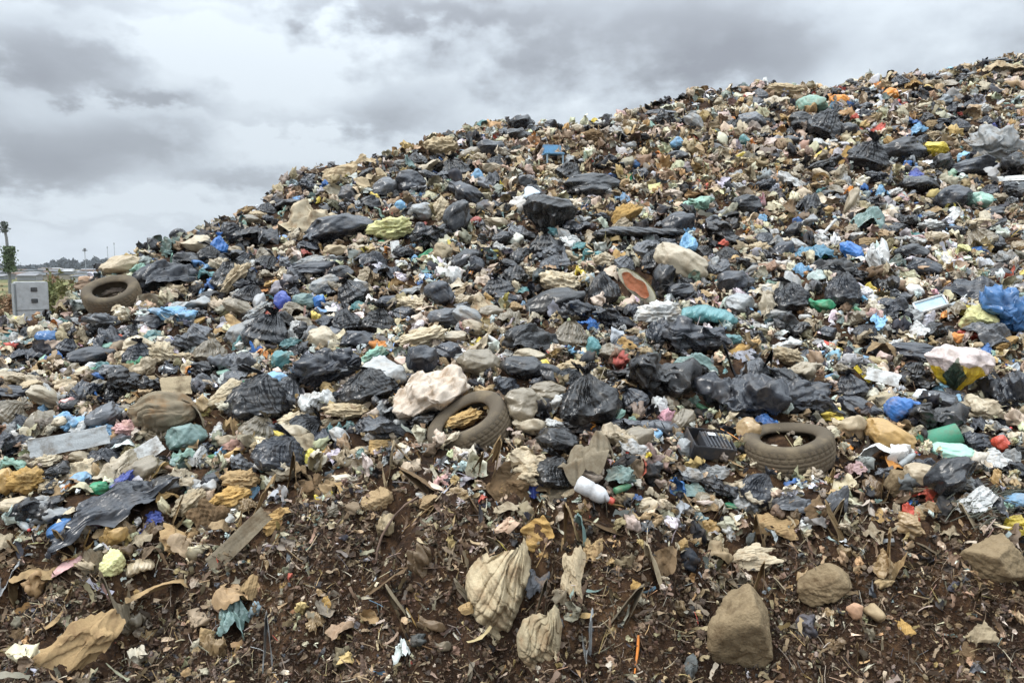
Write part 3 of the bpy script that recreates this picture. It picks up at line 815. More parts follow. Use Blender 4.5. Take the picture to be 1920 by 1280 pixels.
for ln in HERO.strip().split('\n'):
    spec, lab = ln.split('|'); k, u, v, w_, h_, rot, c = spec.split(); u, v, w_, h_, rot = map(float, (u, v, w_, h_, rot))
    Y = hit(u, v+.5*h_); lst = LIB[k]; i = cnt.get(k, int(RNG.integers(0, 9))); cnt[k] = i+1; me = lst[i % len(lst)]
    if hit.moved > 3: v = v+hit.moved
    nm, cat, dep = KIND[k]; col = np.array(COL[c])*RNG.uniform(.88, 1.12); col = tuple(np.clip(col, 0, .85))
    yaw = float(RNG.uniform(-18, 18)) if k not in ('board', 'strip', 'sack', 'roll') else 0
    flat = 0
    if k in ('board',) and h_ < w_*.75: flat = 28
    if k == 'board' and h_ > w_*1.5: yaw = 0
    mw = frame(u, v, Y, w_*1.12, h_*1.16, dep if k not in ('board','strip') else .8, rot, flat, yaw)
    if k == 'board':        # a panel seen square on: thickness goes along the line of sight
        Y -= .10; p = place(u, v, Y); sc = Y/F
        mw = Matrix.Translation(p) @ Matrix.Rotation(-math.atan2(p.x, p.y), 4, 'Z') @ Matrix.Rotation(R(-rot), 4, 'Y') @ Matrix.Rotation(R(62), 4, 'X') @ Matrix.Diagonal((w_*sc, h_*sc*1.05, max(.12, min(w_, h_)*sc), 1))
    if k in ('cloth', 'card') and v > 900 and h_ > .3*w_: mw = sheet_frame(u, v, hit(u, v+.2*h_)-.02, w_*1.05, h_*1.05, rot)
    if k == 'hang': mw = frame(u, v, hit(u, v+.3*h_)+.02, w_*1.12, h_*1.08, .5, rot)
    if k == 'sack' and abs(rot) > 60:
        p = place(u, v, Y); sc = Y/F
        mw = Matrix.Translation(p+Vector((0, .03, 0))) @ Matrix.Rotation(R(-rot), 4, 'Y') @ Matrix.Diagonal((h_*sc, .9*w_*sc, w_*sc, 1))
    if k == 'bag':
        body, neck = me; o = link(nm, body, None, mw, col); n_ = link('knotted_neck', neck, o, None, col); n_.color = (*col, 1)
    else: o = link(nm, me, None, mw, col)
    if k == 'rock': o.location.y += .07; o.location.z -= .02; o.color = (.23, .17, .10, 1)
    tag(o, lab, cat); heroes.append((u, v, w_, h_, lab))

# ------------------------------------------------------------------ tyres
def tyre(u, v, wpx, tilt, rot, label, wide=.2, low=0):
    Y = hit(u, v+wpx*.10)-low; p = place(u, v, Y); r = wpx*Y/F/2; rim = .60
    def pr(th0): return None
    prof_ = [(rim,-.16),(rim,-.2),(rim+.06,-.245),(.78,-.28),(.9,-.27),(.955,-.235),(.975,-.19),(.975,.19),(.955,.235),(.9,.27),(.78,.28),(rim+.06,.245),(rim,.2),(rim,.16),
             (rim+.05,.17),(.76,.235),(.87,.21),(.925,.15),(.935,0),(.925,-.15),(.87,-.21),(.76,-.235),(rim+.05,-.17),(rim,-.16)]
    s = wide/.2
    V, Fc = lathe_vf([(a, b*s) for a, b in prof_], 96)
    V += .02*np.stack([vn3(V*1.5+p.x*7, i) for i in (1, 2, 3)], -1); V[:, 2] += .03*np.sin(2*np.arctan2(V[:, 1], V[:, 0])+p.x)
    root = bpy.data.objects.new('tyre', None); C.objects.link(root)
    M4 = Matrix.Translation(p) @ Matrix.Rotation(-math.atan2(p.x, p.y), 4, 'Z') @ Matrix.Rotation(R(-rot), 4, 'Y') @ Matrix.Rotation(R(tilt), 4, 'X') @ Matrix.Scale(r, 4)
    root.matrix_world = M4
    link('casing', mesh_from('casing', V*1.0, Fc, True, 'rubber'), root, None, (.095,.075,.053)).matrix_parent_inverse = Matrix()
    # tread with grooves round and across
    n, k = 288, 27; th = np.linspace(0, 2*np.pi, n, endpoint=False); q = np.linspace(-1, 1, k); T, Q = np.meshgrid(th, q, indexing='ij')
    gr = np.where(np.minimum.reduce([np.abs(Q-c) for c in (-.55, -.18, .18, .55)]) < .05, -.022, 0)+np.where((np.sin(T*36+Q*4*np.sign(Q)) > .72) & (np.abs(Q) > .2), -.018, 0)
    rr = 1.0+gr-.035*np.abs(Q)**3; rr[:, 0] = rr[:, -1] = .955
    V2 = np.stack([rr*np.cos(T), rr*np.sin(T), Q*.215*s], -1).reshape(-1, 3)
    V2 += .02*np.stack([vn3(V2*1.5+p.x*7, i) for i in (1, 2, 3)], -1); V2[:, 2] += .03*np.sin(2*np.arctan2(V2[:, 1], V2[:, 0])+p.x)
    link('tread', mesh_from('tread', V2, grid_faces(n, k, True), True, 'rubber'), root, None, (.12,.092,.062))
    tag(root, label, 'tyre', 'old tyres on the heap'); heroes.append((u, v, wpx, wpx*.6, label))
    return M4, r
bpy.context.view_layer.update()
T1 = tyre(880, 800, 166, 17, 26, 'worn muddy tyre holding tan rubbish, beside cream sack', .25)
T2 = tyre(1478, 842, 168, 8, 5, 'worn muddy tyre at the right, lying flat', .27)
T3 = tyre(210, 553, 102, 26, 14, 'old tyre on the far left rim', .26, .25)
def simple(nm, key, i, u, v, wpx, hpx, rot, col, label, cat, dY=0.0):
    Y = hit(u, v+.3*hpx)+dY; o = link(nm, LIB[key][i], None, frame(u, v, Y, wpx, hpx, .8, rot), col); tag(o, label, cat); heroes.append((u, v, wpx, hpx, label)); return o
simple('stuffing_wad', 'fluff', 2, 868, 786, 92, 36, 20, (.50,.33,.14), 'tan rubbish heaped inside the front tyre', 'stuffing', -.02)
simple('stuffing_wad', 'fluff', 1, 212, 548, 46, 20, 14, (.45,.36,.30), 'pinkish rubbish inside the left tyre', 'stuffing', -.1)

def rootat(nm, u, v, Y, rot=0, yaw=0, flat=0):
    p = place(u, v, Y); o = bpy.data.objects.new(nm, None); C.objects.link(o)
    o.matrix_world = Matrix.Translation(p) @ Matrix.Rotation(-math.atan2(p.x, p.y)+R(yaw), 4, 'Z') @ Matrix.Rotation(R(-rot), 4, 'Y') @ Matrix.Rotation(R(flat), 4, 'X'); return o
def add(nm, vf, parent, mat_, col, smooth=True):
    V, Fc = vf; return link(nm, mesh_from(nm, V, Fc, smooth, mat_), parent, None, col)

# ------------------------------------------------------------------ particular things
# white bottle with a red cap, half buried
Y = hit(1115, 940)-.07; b_ = rootat('plastic_bottle', 1115, 922, Y, -28); sc = Y/F
pr = [(0,-38),(11,-38),(14,-35),(14,-10),(12.5,-6),(14,-2),(14,10),(13,16),(9,24),(5,28),(4.6,33)]
V, Fc = lathe_vf([(a*sc*1.15, b*sc) for a, b in pr], 28); V = V[:, [2, 1, 0]]; V += .004*np.stack([vn3(V*30, i) for i in (1,2,3)], -1)
add('bottle_body', (V, Fc), b_, 'hard', (.62,.62,.62))
V, Fc = lathe_vf([(0,41*sc),(7*sc,41*sc),(7.4*sc,39*sc),(7.4*sc,31*sc),(0,31*sc)], 20); add('cap', (V[:, [2, 1, 0]], Fc), b_, 'hard', (.5,.05,.03))
tag(b_, 'white plastic bottle with a red cap on the bank', 'bottle'); heroes.append((1115, 922, 78, 40, b_['label']))
# green bucket on its side
Y = hit(1762, 845); b_ = rootat('bucket', 1760, 824, Y, 24, 12); sc = Y/F
pr = [(0,-38),(19,-38),(20,-36),(23.5,34),(25.5,34),(25.5,38),(23,38),(22.5,34),(18.6,-34),(0,-34)]
V, Fc = lathe_vf([(a*sc, b*sc) for a, b in pr], 40); V = V[:, [2, 1, 0]]*[-1,1,1]; add('bucket_body', (V, Fc[:, ::-1]), b_, 'hard', (.03,.20,.11))
V, Fc = tube_vf([(-30*sc, 25*sc*math.cos(a), 26*sc*math.sin(a)) for a in np.linspace(-.2, 3.3, 20)], .9*sc, 6); add('handle', (V, Fc), b_, 'hard', (.03,.16,.09))
tag(b_, 'dark green bucket lying on its side at right', 'bucket'); heroes.append((1760, 824, 82, 52, b_['label']))
# black plastic case with ribbed tray
Y = hit(1330, 855); b_ = rootat('plastic_case', 1330, 832, Y, -8, 24, 24); sc = Y/F
def px(*a): return [q*sc for q in a]
def pb(nm, sx, sy, sz, x, y, z, col, par, bev=1.2, mt='hard'):
    return link(nm, bev_box(nm, sx*sc, sy*sc, sz*sc, mt, bev*sc, (x*sc, y*sc, z*sc)), par, None, col)
K_ = (.022,.024,.03)
pb('base', 84, 62, 4, 0, 0, -14, K_, b_)
pb('side_wall', 84, 3, 28, 0, -30, 0, K_, b_); pb('side_wall', 84, 3, 28, 0, 30, 0, K_, b_)
pb('end_wall', 3, 56, 28, -41, 0, 0, K_, b_); pb('end_wall', 3, 56, 28, 41, 0, 0, K_, b_)
pb('divider', 3, 56, 22, -14, 0, 0, (.035,.038,.045), b_)
tr = pb('lid_tray', 50, 52, 3, 13, 0, 9, (.03,.033,.04), b_)
for i in range(6): pb('rib', 2.4, 46, 3, -6+i*7.6, 0, 12.6, (.05,.055,.065), tr, .5)
pb('label_plate', 16, 10, 1, 4, 12, 15.2, (.5,.5,.5), tr, .3)
tag(b_, 'black plastic case with a ribbed tray, left of tyre', 'case'); heroes.append((1330, 832, 96, 68, b_['label']))
# melon wedge: pale rind, orange red flesh
Y = hit(1196, 575)-.1; b_ = rootat('melon_wedge', 1194, 536, Y, -42, 0, 10); sc = Y/F
n, k = 40, 22; a = np.linspace(-1, 1, n); q = np.linspace(-1.25, 1.25, k); A_, Q_ = np.meshgrid(a, q, indexing='ij'); wd = np.sqrt(np.clip(1-A_**2, 0, 1))
V = np.stack([A_*46, -14*np.cos(Q_)*wd*-1*.6+4, np.sin(Q_)*19*wd], -1).reshape(-1, 3)*sc; V += .004*np.stack([vn3(V*30, i) for i in (1,2,3)], -1)
add('rind', (V, grid_faces(n, k)), b_, 'card', (.55,.50,.30))
V = np.stack([A_*33-3, np.full_like(A_, -3.5)+3*np.cos(Q_)+.8*np.sin(A_*3+Q_*2), (np.sin(Q_)*13+2.5*np.sin(A_*5))*wd], -1).reshape(-1, 3)*sc; V += .006*np.stack([vn3(V*40, i) for i in (1,2,3)], -1)
add('flesh', (V, grid_faces(n, k)), b_, 'thin', (.50,.17,.08))
n2 = 40; V = np.stack([A_*45, np.full_like(A_, 1.5)-1*np.cos(Q_), np.sin(Q_)*17.5*wd], -1).reshape(-1, 3)*sc
add('pale_rim', (V, grid_faces(n, k)), b_, 'card', (.58,.55,.42))
tag(b_, 'pale wedge with orange red inside, like melon', 'food waste'); heroes.append((1194, 536, 90, 66, b_['label']))
# yellow bag with pink white upper part
Y = hit(1795, 745); sc = Y/F; mw = frame(1795, 692, Y, 118, 88, .85, -6, 0, 0)
(Vb, Fb), (Vn, Fn) = s_bag(np.random.default_rng(5)); Vb = Vb*[1,1,-1]; Vn = Vn*[1,1,-1]
b_ = bpy.data.objects.new('printed_bag', None); C.objects.link(b_); b_.matrix_world = mw
cen = Vb[Fb].mean(1); wob = .10*np.sin(cen[:, 0]*9)+.05*np.sin(cen[:, 0]*23+1)
up = cen[:, 2] > .06+wob; dark = (np.abs(cen[:, 0]+.02) < .17*(1-np.abs(cen[:, 2]+.12)*2.3)) & (cen[:, 1] < 0)
for nm, ms, col in (('upper_film', up & ~dark, (.62,.52,.49)), ('lower_film', ~up & ~dark, (.72,.50,.03)), ('dark_print', dark, (.03,.06,.04))):
    link(nm, mesh_from(nm, Vb, Fb[ms][:, ::-1], True, 'thin'), b_, None, col)
link('knotted_neck', mesh_from('knotted_neck', Vn, Fn[:, ::-1], True, 'thin'), b_, None, (.72,.48,.03))
tag(b_, 'printed yellow and pink knotted shopping bag', 'plastic bag'); heroes.append((1795, 692, 118, 88, b_['label']))
# light blue plastic chair far up the slope
Y = hit(1035, 305); b_ = rootat('plastic_chair', 1037, 286, Y, 0, 18); sc = Y/F; cb = (.16,.36,.55)
pb('seat', 36, 30, 4, 0, 0, -3, cb, b_); pb('backrest', 36, 4, 16, 2, 14, 8, cb, b_, 1.5)
for x_ in (-15, 15):
    for y_ in (-12, 12): pb('leg', 3, 3, 26, x_, y_, -18, (.3,.42,.5), b_, .6)
tag(b_, 'light blue plastic chair high on the middle slope', 'chair'); heroes.append((1036, 284, 44, 30, b_['label']))
# yellow and black crate
Y = hit(915, 485); b_ = rootat('crate', 915, 474, Y, 0, 15); sc = Y/F
pb('crate_body', 34, 24, 20, 0, 0, 0, (.02,.02,.022), b_); pb('band', 33, 1.5, 4, 0, -13, 4, (.5,.42,.08), b_, .3); pb('band', 33, 1.5, 3.4, 0, -13, -5, (.5,.42,.08), b_, .3)
tag(b_, 'small black crate with yellow bands', 'crate'); heroes.append((915, 474, 34, 24, b_['label']))
# clear tray with pale frame
Y = hit(1745, 590); b_ = rootat('food_tray', 1745, 572, Y, 20, 10, 35); sc = Y/F
pb('tray_base', 50, 30, 2, 0, 0, 0, (.35,.5,.6), b_, .6)
for y_ in (-15.5, 15.5): pb('rim', 53, 3, 6, 0, y_, 2, (.6,.62,.62), b_, .8)
for x_ in (-26, 26): pb('rim', 3, 28, 6, x_, 0, 2, (.6,.62,.62), b_, .8)
tag(b_, 'pale blue tray with white rim on the right', 'tray'); heroes.append((1745, 572, 54, 32, b_['label']))
# curved stick standing in the soil bank with a white bit on its tip
Y0 = hit(706, 1052); Y1 = Y0+.12
pts = [place(u, v, Y0+(Y1-Y0)*i/6) for i, (u, v) in enumerate([(705,1052),(708,1030),(716,1005),(727,985),(742,964),(760,945),(785,930)])]
V, Fc = tube_vf(pts, [.006,.007,.0075,.007,.0065,.006,.005], 8); V += .004*np.stack([vn3(V*40, i) for i in (1,2,3)], -1)
s_ = link('stick', mesh_from('stick', V, Fc, True, 'wood'), None, None, (.19,.13,.10)); tag(s_, 'thin curved stick leaning up from the soil bank', 'stick'); heroes.append((745, 990, 80, 125, s_['label']))
simple('white_scrap', 'slump', 3, 791, 929, 26, 13, -20, (.6,.6,.57), 'white scrap on the tip of the curved stick', 'scrap', -.02)
V, Fc = tube_vf([place(805, u_, hit(805, 1000)-.03) for u_ in ()] or [place(1190, 1262, hit(1190, 1262)-.02), place(1196, 1215, hit(1190, 1240)-.02), place(1197, 1190, hit(1190, 1230)-.02)], [.004, .008, .006], 6)
s_ = link('orange_sliver', mesh_from('orange_sliver', V, Fc, True, 'hard'), None, None, (.7,.22,.03)); tag(s_, 'orange plastic sliver upright at the bottom', 'scrap')
# dry twig heap at the right
rt = random.Random(4); parts = []
for i in range(260):
    u = 1868+rt.gauss(0, 34); v = 935+rt.gauss(0, 22); Y = hit(u, v)-.03-rt.random()*.05; a0 = rt.uniform(-.5, .8); L = rt.uniform(.05, .16); p = place(u, v, Y); d = Vector((math.cos(a0), rt.uniform(-.4, .4), math.sin(a0)))
    parts.append(tube_vf([p-d*L/2, p+Vector((0, 0, rt.uniform(-.01, .02))), p+d*L/2], rt.uniform(.0015, .0035), 4))
V, Fs = join_vf(parts); s_ = link('dry_twigs', mesh_from('dry_twigs', V, Fs, False, 'wood'), None, None, (.12,.125,.10)); tag(s_, 'tangled heap of thin grey green twigs', 'twigs', None, 'stuff')

# ------------------------------------------------------------------ beyond the heap
Y = 19.0; b_ = rootat('metal_cabinet', 59, 570, Y, 0, 6); sc = Y/F; b_.location.z = CZ-2.35+.0
top = place(59, 528, Y).z; hgt = top-b_.location.z; wdt = 52*sc
cc = (.45,.46,.46)
me = bev_box('cabinet_body', wdt, wdt*.8, hgt, 'wall', .02, (0, 0, hgt/2)); link('cabinet_body', me, b_, None, cc)
for vv in (542, 563):
    zc_ = place(59, vv, Y).z-b_.location.z; me = bev_box('dark_hole_plate', wdt*.20, .03, wdt*.14, 'hard', .006, (wdt*.06, -wdt*.4-.006, zc_)); link('dark_hole_plate', me, b_, None, (.05,.055,.06))  # dark plate on the front, its colour standing in for shade inside the opening
me = bev_box('side_lip', .03, wdt*.84, hgt*.96, 'wall', .008, (-wdt/2-.02, 0, hgt/2)); link('side_lip', me, b_, None, (.28,.3,.3))
me = bev_box('foot_rail', wdt*1.02, wdt*.82, .04, 'hard', .01, (0, 0, place(59, 580, Y).z-b_.location.z)); link('foot_rail', me, b_, None, (.2,.21,.21))
tag(b_, 'pale grey metal cabinet with two dark holes beyond the heap', 'cabinet')
# lattice pylon overgrown with creeper
def gz(x, y): return float(H(np.array([x]), np.array([y]), False)[0])
Y = 60.; p = place(16, 500, Y); z0 = gz(p.x, Y); b_ = bpy.data.objects.new('creeper_covered_pole', None); C.objects.link(b_); b_.location = (p.x, Y, z0)
hp = place(16, 417, Y).z-z0
V, Fc = tube_vf([(0, 0, 0), (.05, 0, hp*.5), (-.02, 0, hp*.8), (-.22, 0, hp)], [.13, .12, .10, .06], 8); add('pole', (V, Fc), b_, 'wood', (.20,.21,.21))
def leaves(n, fn, size, seed):
    rg = np.random.default_rng(seed); P = fn(rg, n); a = rg.normal(size=(n, 3)); a /= np.linalg.norm(a, axis=1)[:, None]; b = np.cross(a, rg.normal(size=(n, 3))); b /= np.linalg.norm(b, axis=1)[:, None]
    s = (size*rg.uniform(.5, 1.4, n))[:, None]; V = np.stack([P-a*s, P+b*s*.5, P+a*s, P-b*s*.5], 1).reshape(-1, 3); return V, np.arange(4*n).reshape(-1, 4)
zb = place(16, 495, Y).z-z0; zm = place(16, 462, Y).z-z0
add('creeper', leaves(1500, lambda r, n: np.stack([r.normal(size=n)*.19+.14*np.sin(np.linspace(0, 9, n))+.05, r.normal(size=n)*.2, r.uniform(zb-.6, zm, n)], -1), .12, 1), b_, 'leaf', (.10,.14,.07), False)
add('creeper', leaves(260, lambda r, n: np.stack([r.normal(size=n)*.14-.12, r.normal(size=n)*.14, r.uniform(hp*.86, hp+.05, n)], -1), .10, 2), b_, 'leaf', (.10,.12,.10), False)
tag(b_, 'tall leaning pole overgrown with creeper at the far left', 'pole')
# far mast with a cross shaped head, thin masts
def mast(u, vt, Y, rad, label, head=False, dish=0):
    p = place(u, 500, Y); z0 = gz(p.x, Y); h_ = place(u, vt, Y).z-z0; b_ = bpy.data.objects.new('mast', None); C.objects.link(b_); b_.location = (p.x, Y, z0)
    V, Fc = tube_vf([(0, 0, -.2), (0, 0, h_)], rad, 6); add('shaft', (V, Fc), b_, 'wall', (.33,.35,.38))
    k = Y/F
    if head:
        link('lamp_head', bev_box('lamp_head', 3.0*k, 3*k, 6*k, 'wall', .1*k, (0, 0, h_-1.5*k)), b_, None, (.13,.14,.15)); link('cross_arm', bev_box('cross_arm', 9*k, 1.5*k, 1.6*k, 'wall', .1*k, (0, 0, h_-2.4*k)), b_, None, (.13,.14,.15))
    else: link('antenna', bev_box('antenna', 1.6*k, 1.2*k, 3*k, 'wall', .1*k, (0, 0, h_-2*k)), b_, None, (.3,.31,.33))
    tag(b_, label, 'mast', 'distant masts on the horizon')
mast(160.5, 467, 220, .10, 'distant mast with a dark cross shaped head', True)
mast(203, 462, 420, .13, 'thin far mast, leftmost of the thin three'); mast(216, 455, 420, .13, 'tallest thin far mast, middle of three'); mast(262, 456, 400, .13, 'thin far mast nearest the heap')
# scrub on the land beyond, one bush at a time
rg = random.Random(3)
def bush(u, v, Y, wpx, hpx, col, label, seed, grp):
    p = place(u, v, Y); z0 = gz(p.x, Y); s = Y/F; wd, hh = wpx*s/2, (place(u, v-hpx*.5, Y).z-z0)/.8
    def fn(r, n):
        d = r.normal(size=(n, 3)); d /= np.linalg.norm(d, axis=1)[:, None]; rr = r.uniform(.55, 1.05, n)*(1+.35*np.sin(d[:, 0]*5+seed)*np.cos(d[:, 2]*6))
        P = d*rr[:, None]*[wd, wd, hh*.55]; P[:, 2] = np.abs(P[:, 2]+hh*.25); return P
    o = link('bush', mesh_from('bush', *leaves(700, fn, max(.10, wd*.10), seed), False, 'leaf'), None, Matrix.Translation((p.x, Y, z0)), col); tag(o, label, 'bush', grp)
BU = [(95,535,34,26,26,'A'),(118,532,36,30,24,'B'),(142,533,33,28,22,'A'),(165,530,38,30,22,'C'),(105,548,27,26,20,'B'),(132,549,26,28,20,'C'),(158,545,28,26,20,'A'),(178,538,30,24,20,'B'),(8,552,26,26,18,'C'),(22,562,24,20,16,'D'),(6,575,22,26,14,'D'),(120,560,22,30,14,'B'),(150,560,22,24,14,'C'),(98,520,60,26,14,'D'),(190,525,60,24,12,'A')]
BC = dict(A=(.13,.15,.05), B=(.17,.17,.06), C=(.24,.19,.10), D=(.25,.15,.08)); BN = dict(A='green', B='olive', C='yellow brown', D='reddish brown')
used = {}
for i, (u, v, Y, wp, hp_, c) in enumerate(BU):
    side = 'left of' if u < 40 else 'right of'; k = BN[c]
    nth = used.get((k, side), 0); used[(k, side)] = nth+1; od = ['first', 'second', 'third', 'fourth', 'fifth', 'sixth'][nth]
    bush(u, v, Y, wp, hp_, BC[c], f'{k} scrub bush {side} the cabinet, {od} of its colour', 40+i, 'scrub bushes beyond the heap')
# low houses of the far town
rg = random.Random(11); lab_c = ['white', 'grey', 'cream', 'pale blue']; cols = [(.42,.42,.41), (.25,.26,.27), (.33,.30,.25), (.27,.30,.33)]
hn = 0
for i in range(60):
    Y = rg.uniform(120, 420); u = rg.uniform(-20, 200) if i % 3 else rg.uniform(60, 130); p = place(u, 500, Y); z0 = gz(p.x, Y); wd, dp, hh = rg.uniform(2.5, 6)*(Y/420+.4), rg.uniform(3, 5), rg.uniform(.6, 1.2)*(Y/420+.45)
    ci = rg.randrange(4); b_ = bpy.data.objects.new('house', None); C.objects.link(b_); b_.location = (p.x, Y, z0); b_.rotation_euler.z = rg.uniform(-.4, .4)
    link('wall', bev_box('wall', wd, dp, hh, 'wall', .03, (0, 0, hh/2)), b_, None, cols[ci])
    V = np.array([[-wd*.53,-dp*.55,hh+.01],[wd*.53,-dp*.55,hh+.01],[wd*.53,dp*.55,hh+.01],[-wd*.53,dp*.55,hh+.01],[-wd*.53,0,hh+.35],[wd*.53,0,hh+.35]])
    link('roof', mesh_from('roof', V, [np.array([[0,1,5,4],[2,3,4,5],[3,2,1,0]]), np.array([[0,4,3],[1,2,5]])], False, 'wall'), b_, None, rg.choice([(.22,.22,.23), (.16,.11,.09), (.42,.42,.42), (.12,.13,.14)]))
    tag(b_, 'low pale house of the distant town left of the heap', 'house', 'distant low houses')
# wooded ridge on the horizon
def wood(r, n):
    y = r.uniform(640, 760, n); u = r.uniform(-140, 420, n); x = (u-960)/F*y; hh = 8+2.0*np.sin(u*.11)+1.8*np.sin(u*.31+1)+np.clip((u-70)/40, 0, 1)*3.2+np.clip((u-160)/40, 0, 1)*2; hh = np.where(u < 88, hh*.42, hh)
    return np.stack([x, y, r.uniform(-.5, 1, n)*hh*.62], -1)
o = link('distant_wood', mesh_from('distant_wood', *leaves(16000, wood, 2.2, 5), False, 'leaf'), None, None, (.035,.05,.06)); tag(o, 'dark wooded strip along the far horizon', 'wood', None, 'stuff')
n = 200; xs = np.linspace(-3200, 3500, n); hz = 6+9*(vn2(xs/500, xs*0, 1)+.4)+4*vn2(xs/130, xs*0, 2)
V = np.concatenate([np.stack([xs, np.full(n, 3200.), np.full(n, -3.)], -1), np.stack([xs, np.full(n, 3260.), np.clip(hz, 1, 40)], -1), np.stack([xs, np.full(n, 3600.), np.full(n, -3.)], -1)])
i = np.arange(n-1); Fc = np.concatenate([np.stack([i, i+1, i+1+n, i+n], -1), np.stack([i+n, i+1+n, i+1+2*n, i+2*n], -1)])
o = link('hills', mesh_from('hills', V, Fc, True, 'leaf'), None, None, (.10,.13,.17)); o['kind'] = 'structure'  # bluish fade of the far air is painted into the hill colour

# ------------------------------------------------------------------ the many other bags, films and cartons: each one its own object
RL = [('just above', 0, -1), ('just below', 0, 1), ('just left of', -1, 0), ('just right of', 1, 0)]
usedlab = {h[4] for h in heroes}
hp_arr = np.array([(h[0], h[1], h[2]*(1.35 if 'tyre' in h[4][:22] else 1), h[3]*(1.6 if 'tyre' in h[4][:22] else 1)) for h in heroes])
def autolabel(size, cname, noun, u, v):
    d = np.hypot(hp_arr[:, 0]-u, (hp_arr[:, 1]-v)*1.3); od = np.argsort(d)
    for j in od[:14]:
        hu, hv = hp_arr[j, :2]; dx, dy = u-hu, v-hv
        if abs(dx) > 1.2*abs(dy): rel = 'right of' if dx > 0 else 'left of'
        elif abs(dy) > 1.2*abs(dx): rel = 'below' if dy > 0 else 'above'
        else: rel = ('lower ' if dy > 0 else 'upper ')+('right of' if dx > 0 else 'left of')
        lab = f'{size} {cname} {noun} {rel} the {heroes[j][4]}'
        ws = lab.replace(',', '').split()
        if len(ws) > 16: continue
        if lab not in usedlab: usedlab.add(lab); return lab
    return None
skv = lambda u: float(np.interp(u, [s[0] for s in SK], [s[1] for s in SK]))
def soil_edge(u): return float(np.interp(u, [0, 100, 350, 480, 600, 800, 1000, 1200, 1400, 1500, 1700, 1920], [985, 985, 960, 915, 865, 868, 905, 960, 965, 925, 925, 985]))
DARKC = [('black', 'K', 4), ('dark slate', 'N', 4), ('slate grey', 'S', 5), ('grey', 'G', 3), ('brownish', 'U', 2)]
PALEC = [('white', 'W', 4), ('cream', 'C', 5), ('beige', 'E', 5), ('pale grey', 'L', 4)]
TANC = [('tan', 'T', 4), ('ochre', 'O', 2), ('brown', 'D', 3), ('beige', 'E', 3)]
COLC = [('blue', 'B', 3), ('light blue', 'X', 5), ('teal', 'H', 4), ('mint green', 'M', 4), ('dark green', 'Q', 3), ('yellow', 'Y', 2), ('orange', 'A', 1.5), ('red', 'R', 1.2), ('green', 'F', 1.5), ('pink', 'P', 2)]
SETS = [ # count, lib keys, colours, noun, category, object name, size factor, group
    (330, ['slump', 'torn', 'torn', 'tarp', 'bag', 'bag'], DARKC, 'rubbish bag', 'rubbish bag', 'rubbish_bag', 1.25, 'dark rubbish bags strewn over the heap'),
    (290, ['ptorn', 'ptorn', 'film', 'pslump', 'fluff', 'film'], PALEC, 'plastic bag', 'plastic bag', 'plastic_bag', 1.15, 'pale plastic bags strewn over the heap'),
    (200, ['card', 'foam', 'cloth', 'card'], TANC, 'cardboard piece', 'cardboard', 'cardboard', .8, 'brown cardboard and paper pieces on the heap'),
    (190, ['film', 'film', 'pslump'], COLC, 'plastic film', 'plastic film', 'plastic_film', .62, 'coloured plastic films on the heap')]
pts_done = []; covers = [h[:4] for h in heroes if min(h[2], h[3]) > 12]
for cntn, keys, cols_, noun, cat, oname, sf, grp in SETS:
    wts = np.array([c[2] for c in cols_], float); wts /= wts.sum(); made = 0; tries = 0
    while made < cntn and tries < cntn*40:
        tries += 1
        u = float(RNG.uniform(4, 1916)); vs = skv(u)+(14 if u > 250 else 26); ve = soil_edge(u)+(75 if cat == 'cardboard' else -12)
        v = float(vs+(ve-vs)*RNG.random()**1.15)
        # the brown compost stretch high in the middle carries few bags
        if cat != 'cardboard' and 960 < u < 1480 and 250 < v < 400 and RNG.random() < .6: continue
        s0 = sf*np.interp(v, [150, 350, 600, 900, 1000], [17, 25, 36, 48, 46])*float(np.exp(RNG.normal()*.32))
        clear = .22 if RNG.random() < .9 else 0
        inside = (((hp_arr[:, 0]-u)/(hp_arr[:, 2]*.46+s0*clear*1.4))**2+((hp_arr[:, 1]-v)/(hp_arr[:, 3]*.48+s0*clear*1.2))**2) < 1
        if inside.any(): continue
        if any(abs(u-a)+abs(v-b)*1.5 < (s0+c)*.30 for a, b, c in pts_done[-400:]): continue
        c = cols_[RNG.choice(len(cols_), p=wts)]; key = keys[int(RNG.integers(0, len(keys)))]; wd = s0*RNG.uniform(.95, 1.5); hh = s0*RNG.uniform(.5, .85)
        ref = np.interp(v, [150, 350, 600, 900], [18, 26, 36, 48])*sf; size = 'small' if s0 < ref*.8 else ('large' if s0 > ref*1.3 else 'medium')
        nn = noun
        if key == 'fluff': nn = 'stuffing wad'
        elif key == 'foam': nn = 'foam lump'
        elif key == 'cloth': nn = 'rag'
        elif key in ('torn', 'ptorn'): nn = 'torn bag'
        elif key == 'tarp': nn = 'bin liner'
        elif key == 'film' and cat == 'plastic bag': nn = 'plastic film'
        lab = autolabel(size, c[0], nn, u, v)
        if not lab: continue
        Y = hit(u, v+.46*hh); me = LIB[key][int(RNG.integers(0, len(LIB[key])))]; col = tuple(np.clip(np.array(COL[c[1]])*RNG.uniform(.75, 1.15), 0, .8)); col = tuple(.82*x+.18*(.15 if cat != 'rubbish bag' else x) for x in col)
        if key == 'bag': hh = max(hh, wd*.72)
        body = me[0] if key == 'bag' else me
        o = link(nn.replace(' ', '_'), body, None, frame(u, v, Y, wd, hh, .95, float(RNG.normal()*22), 0, float(RNG.uniform(-35, 35))), col)
        if key == 'bag': link('knotted_neck', me[1], o, None, col)
        tag(o, lab, nn, {'rubbish bag': 'dark rubbish bags strewn over the heap'}.get(nn, grp)); pts_done.append((u, v, s0)); covers.append((u, v, wd, hh)); made += 1

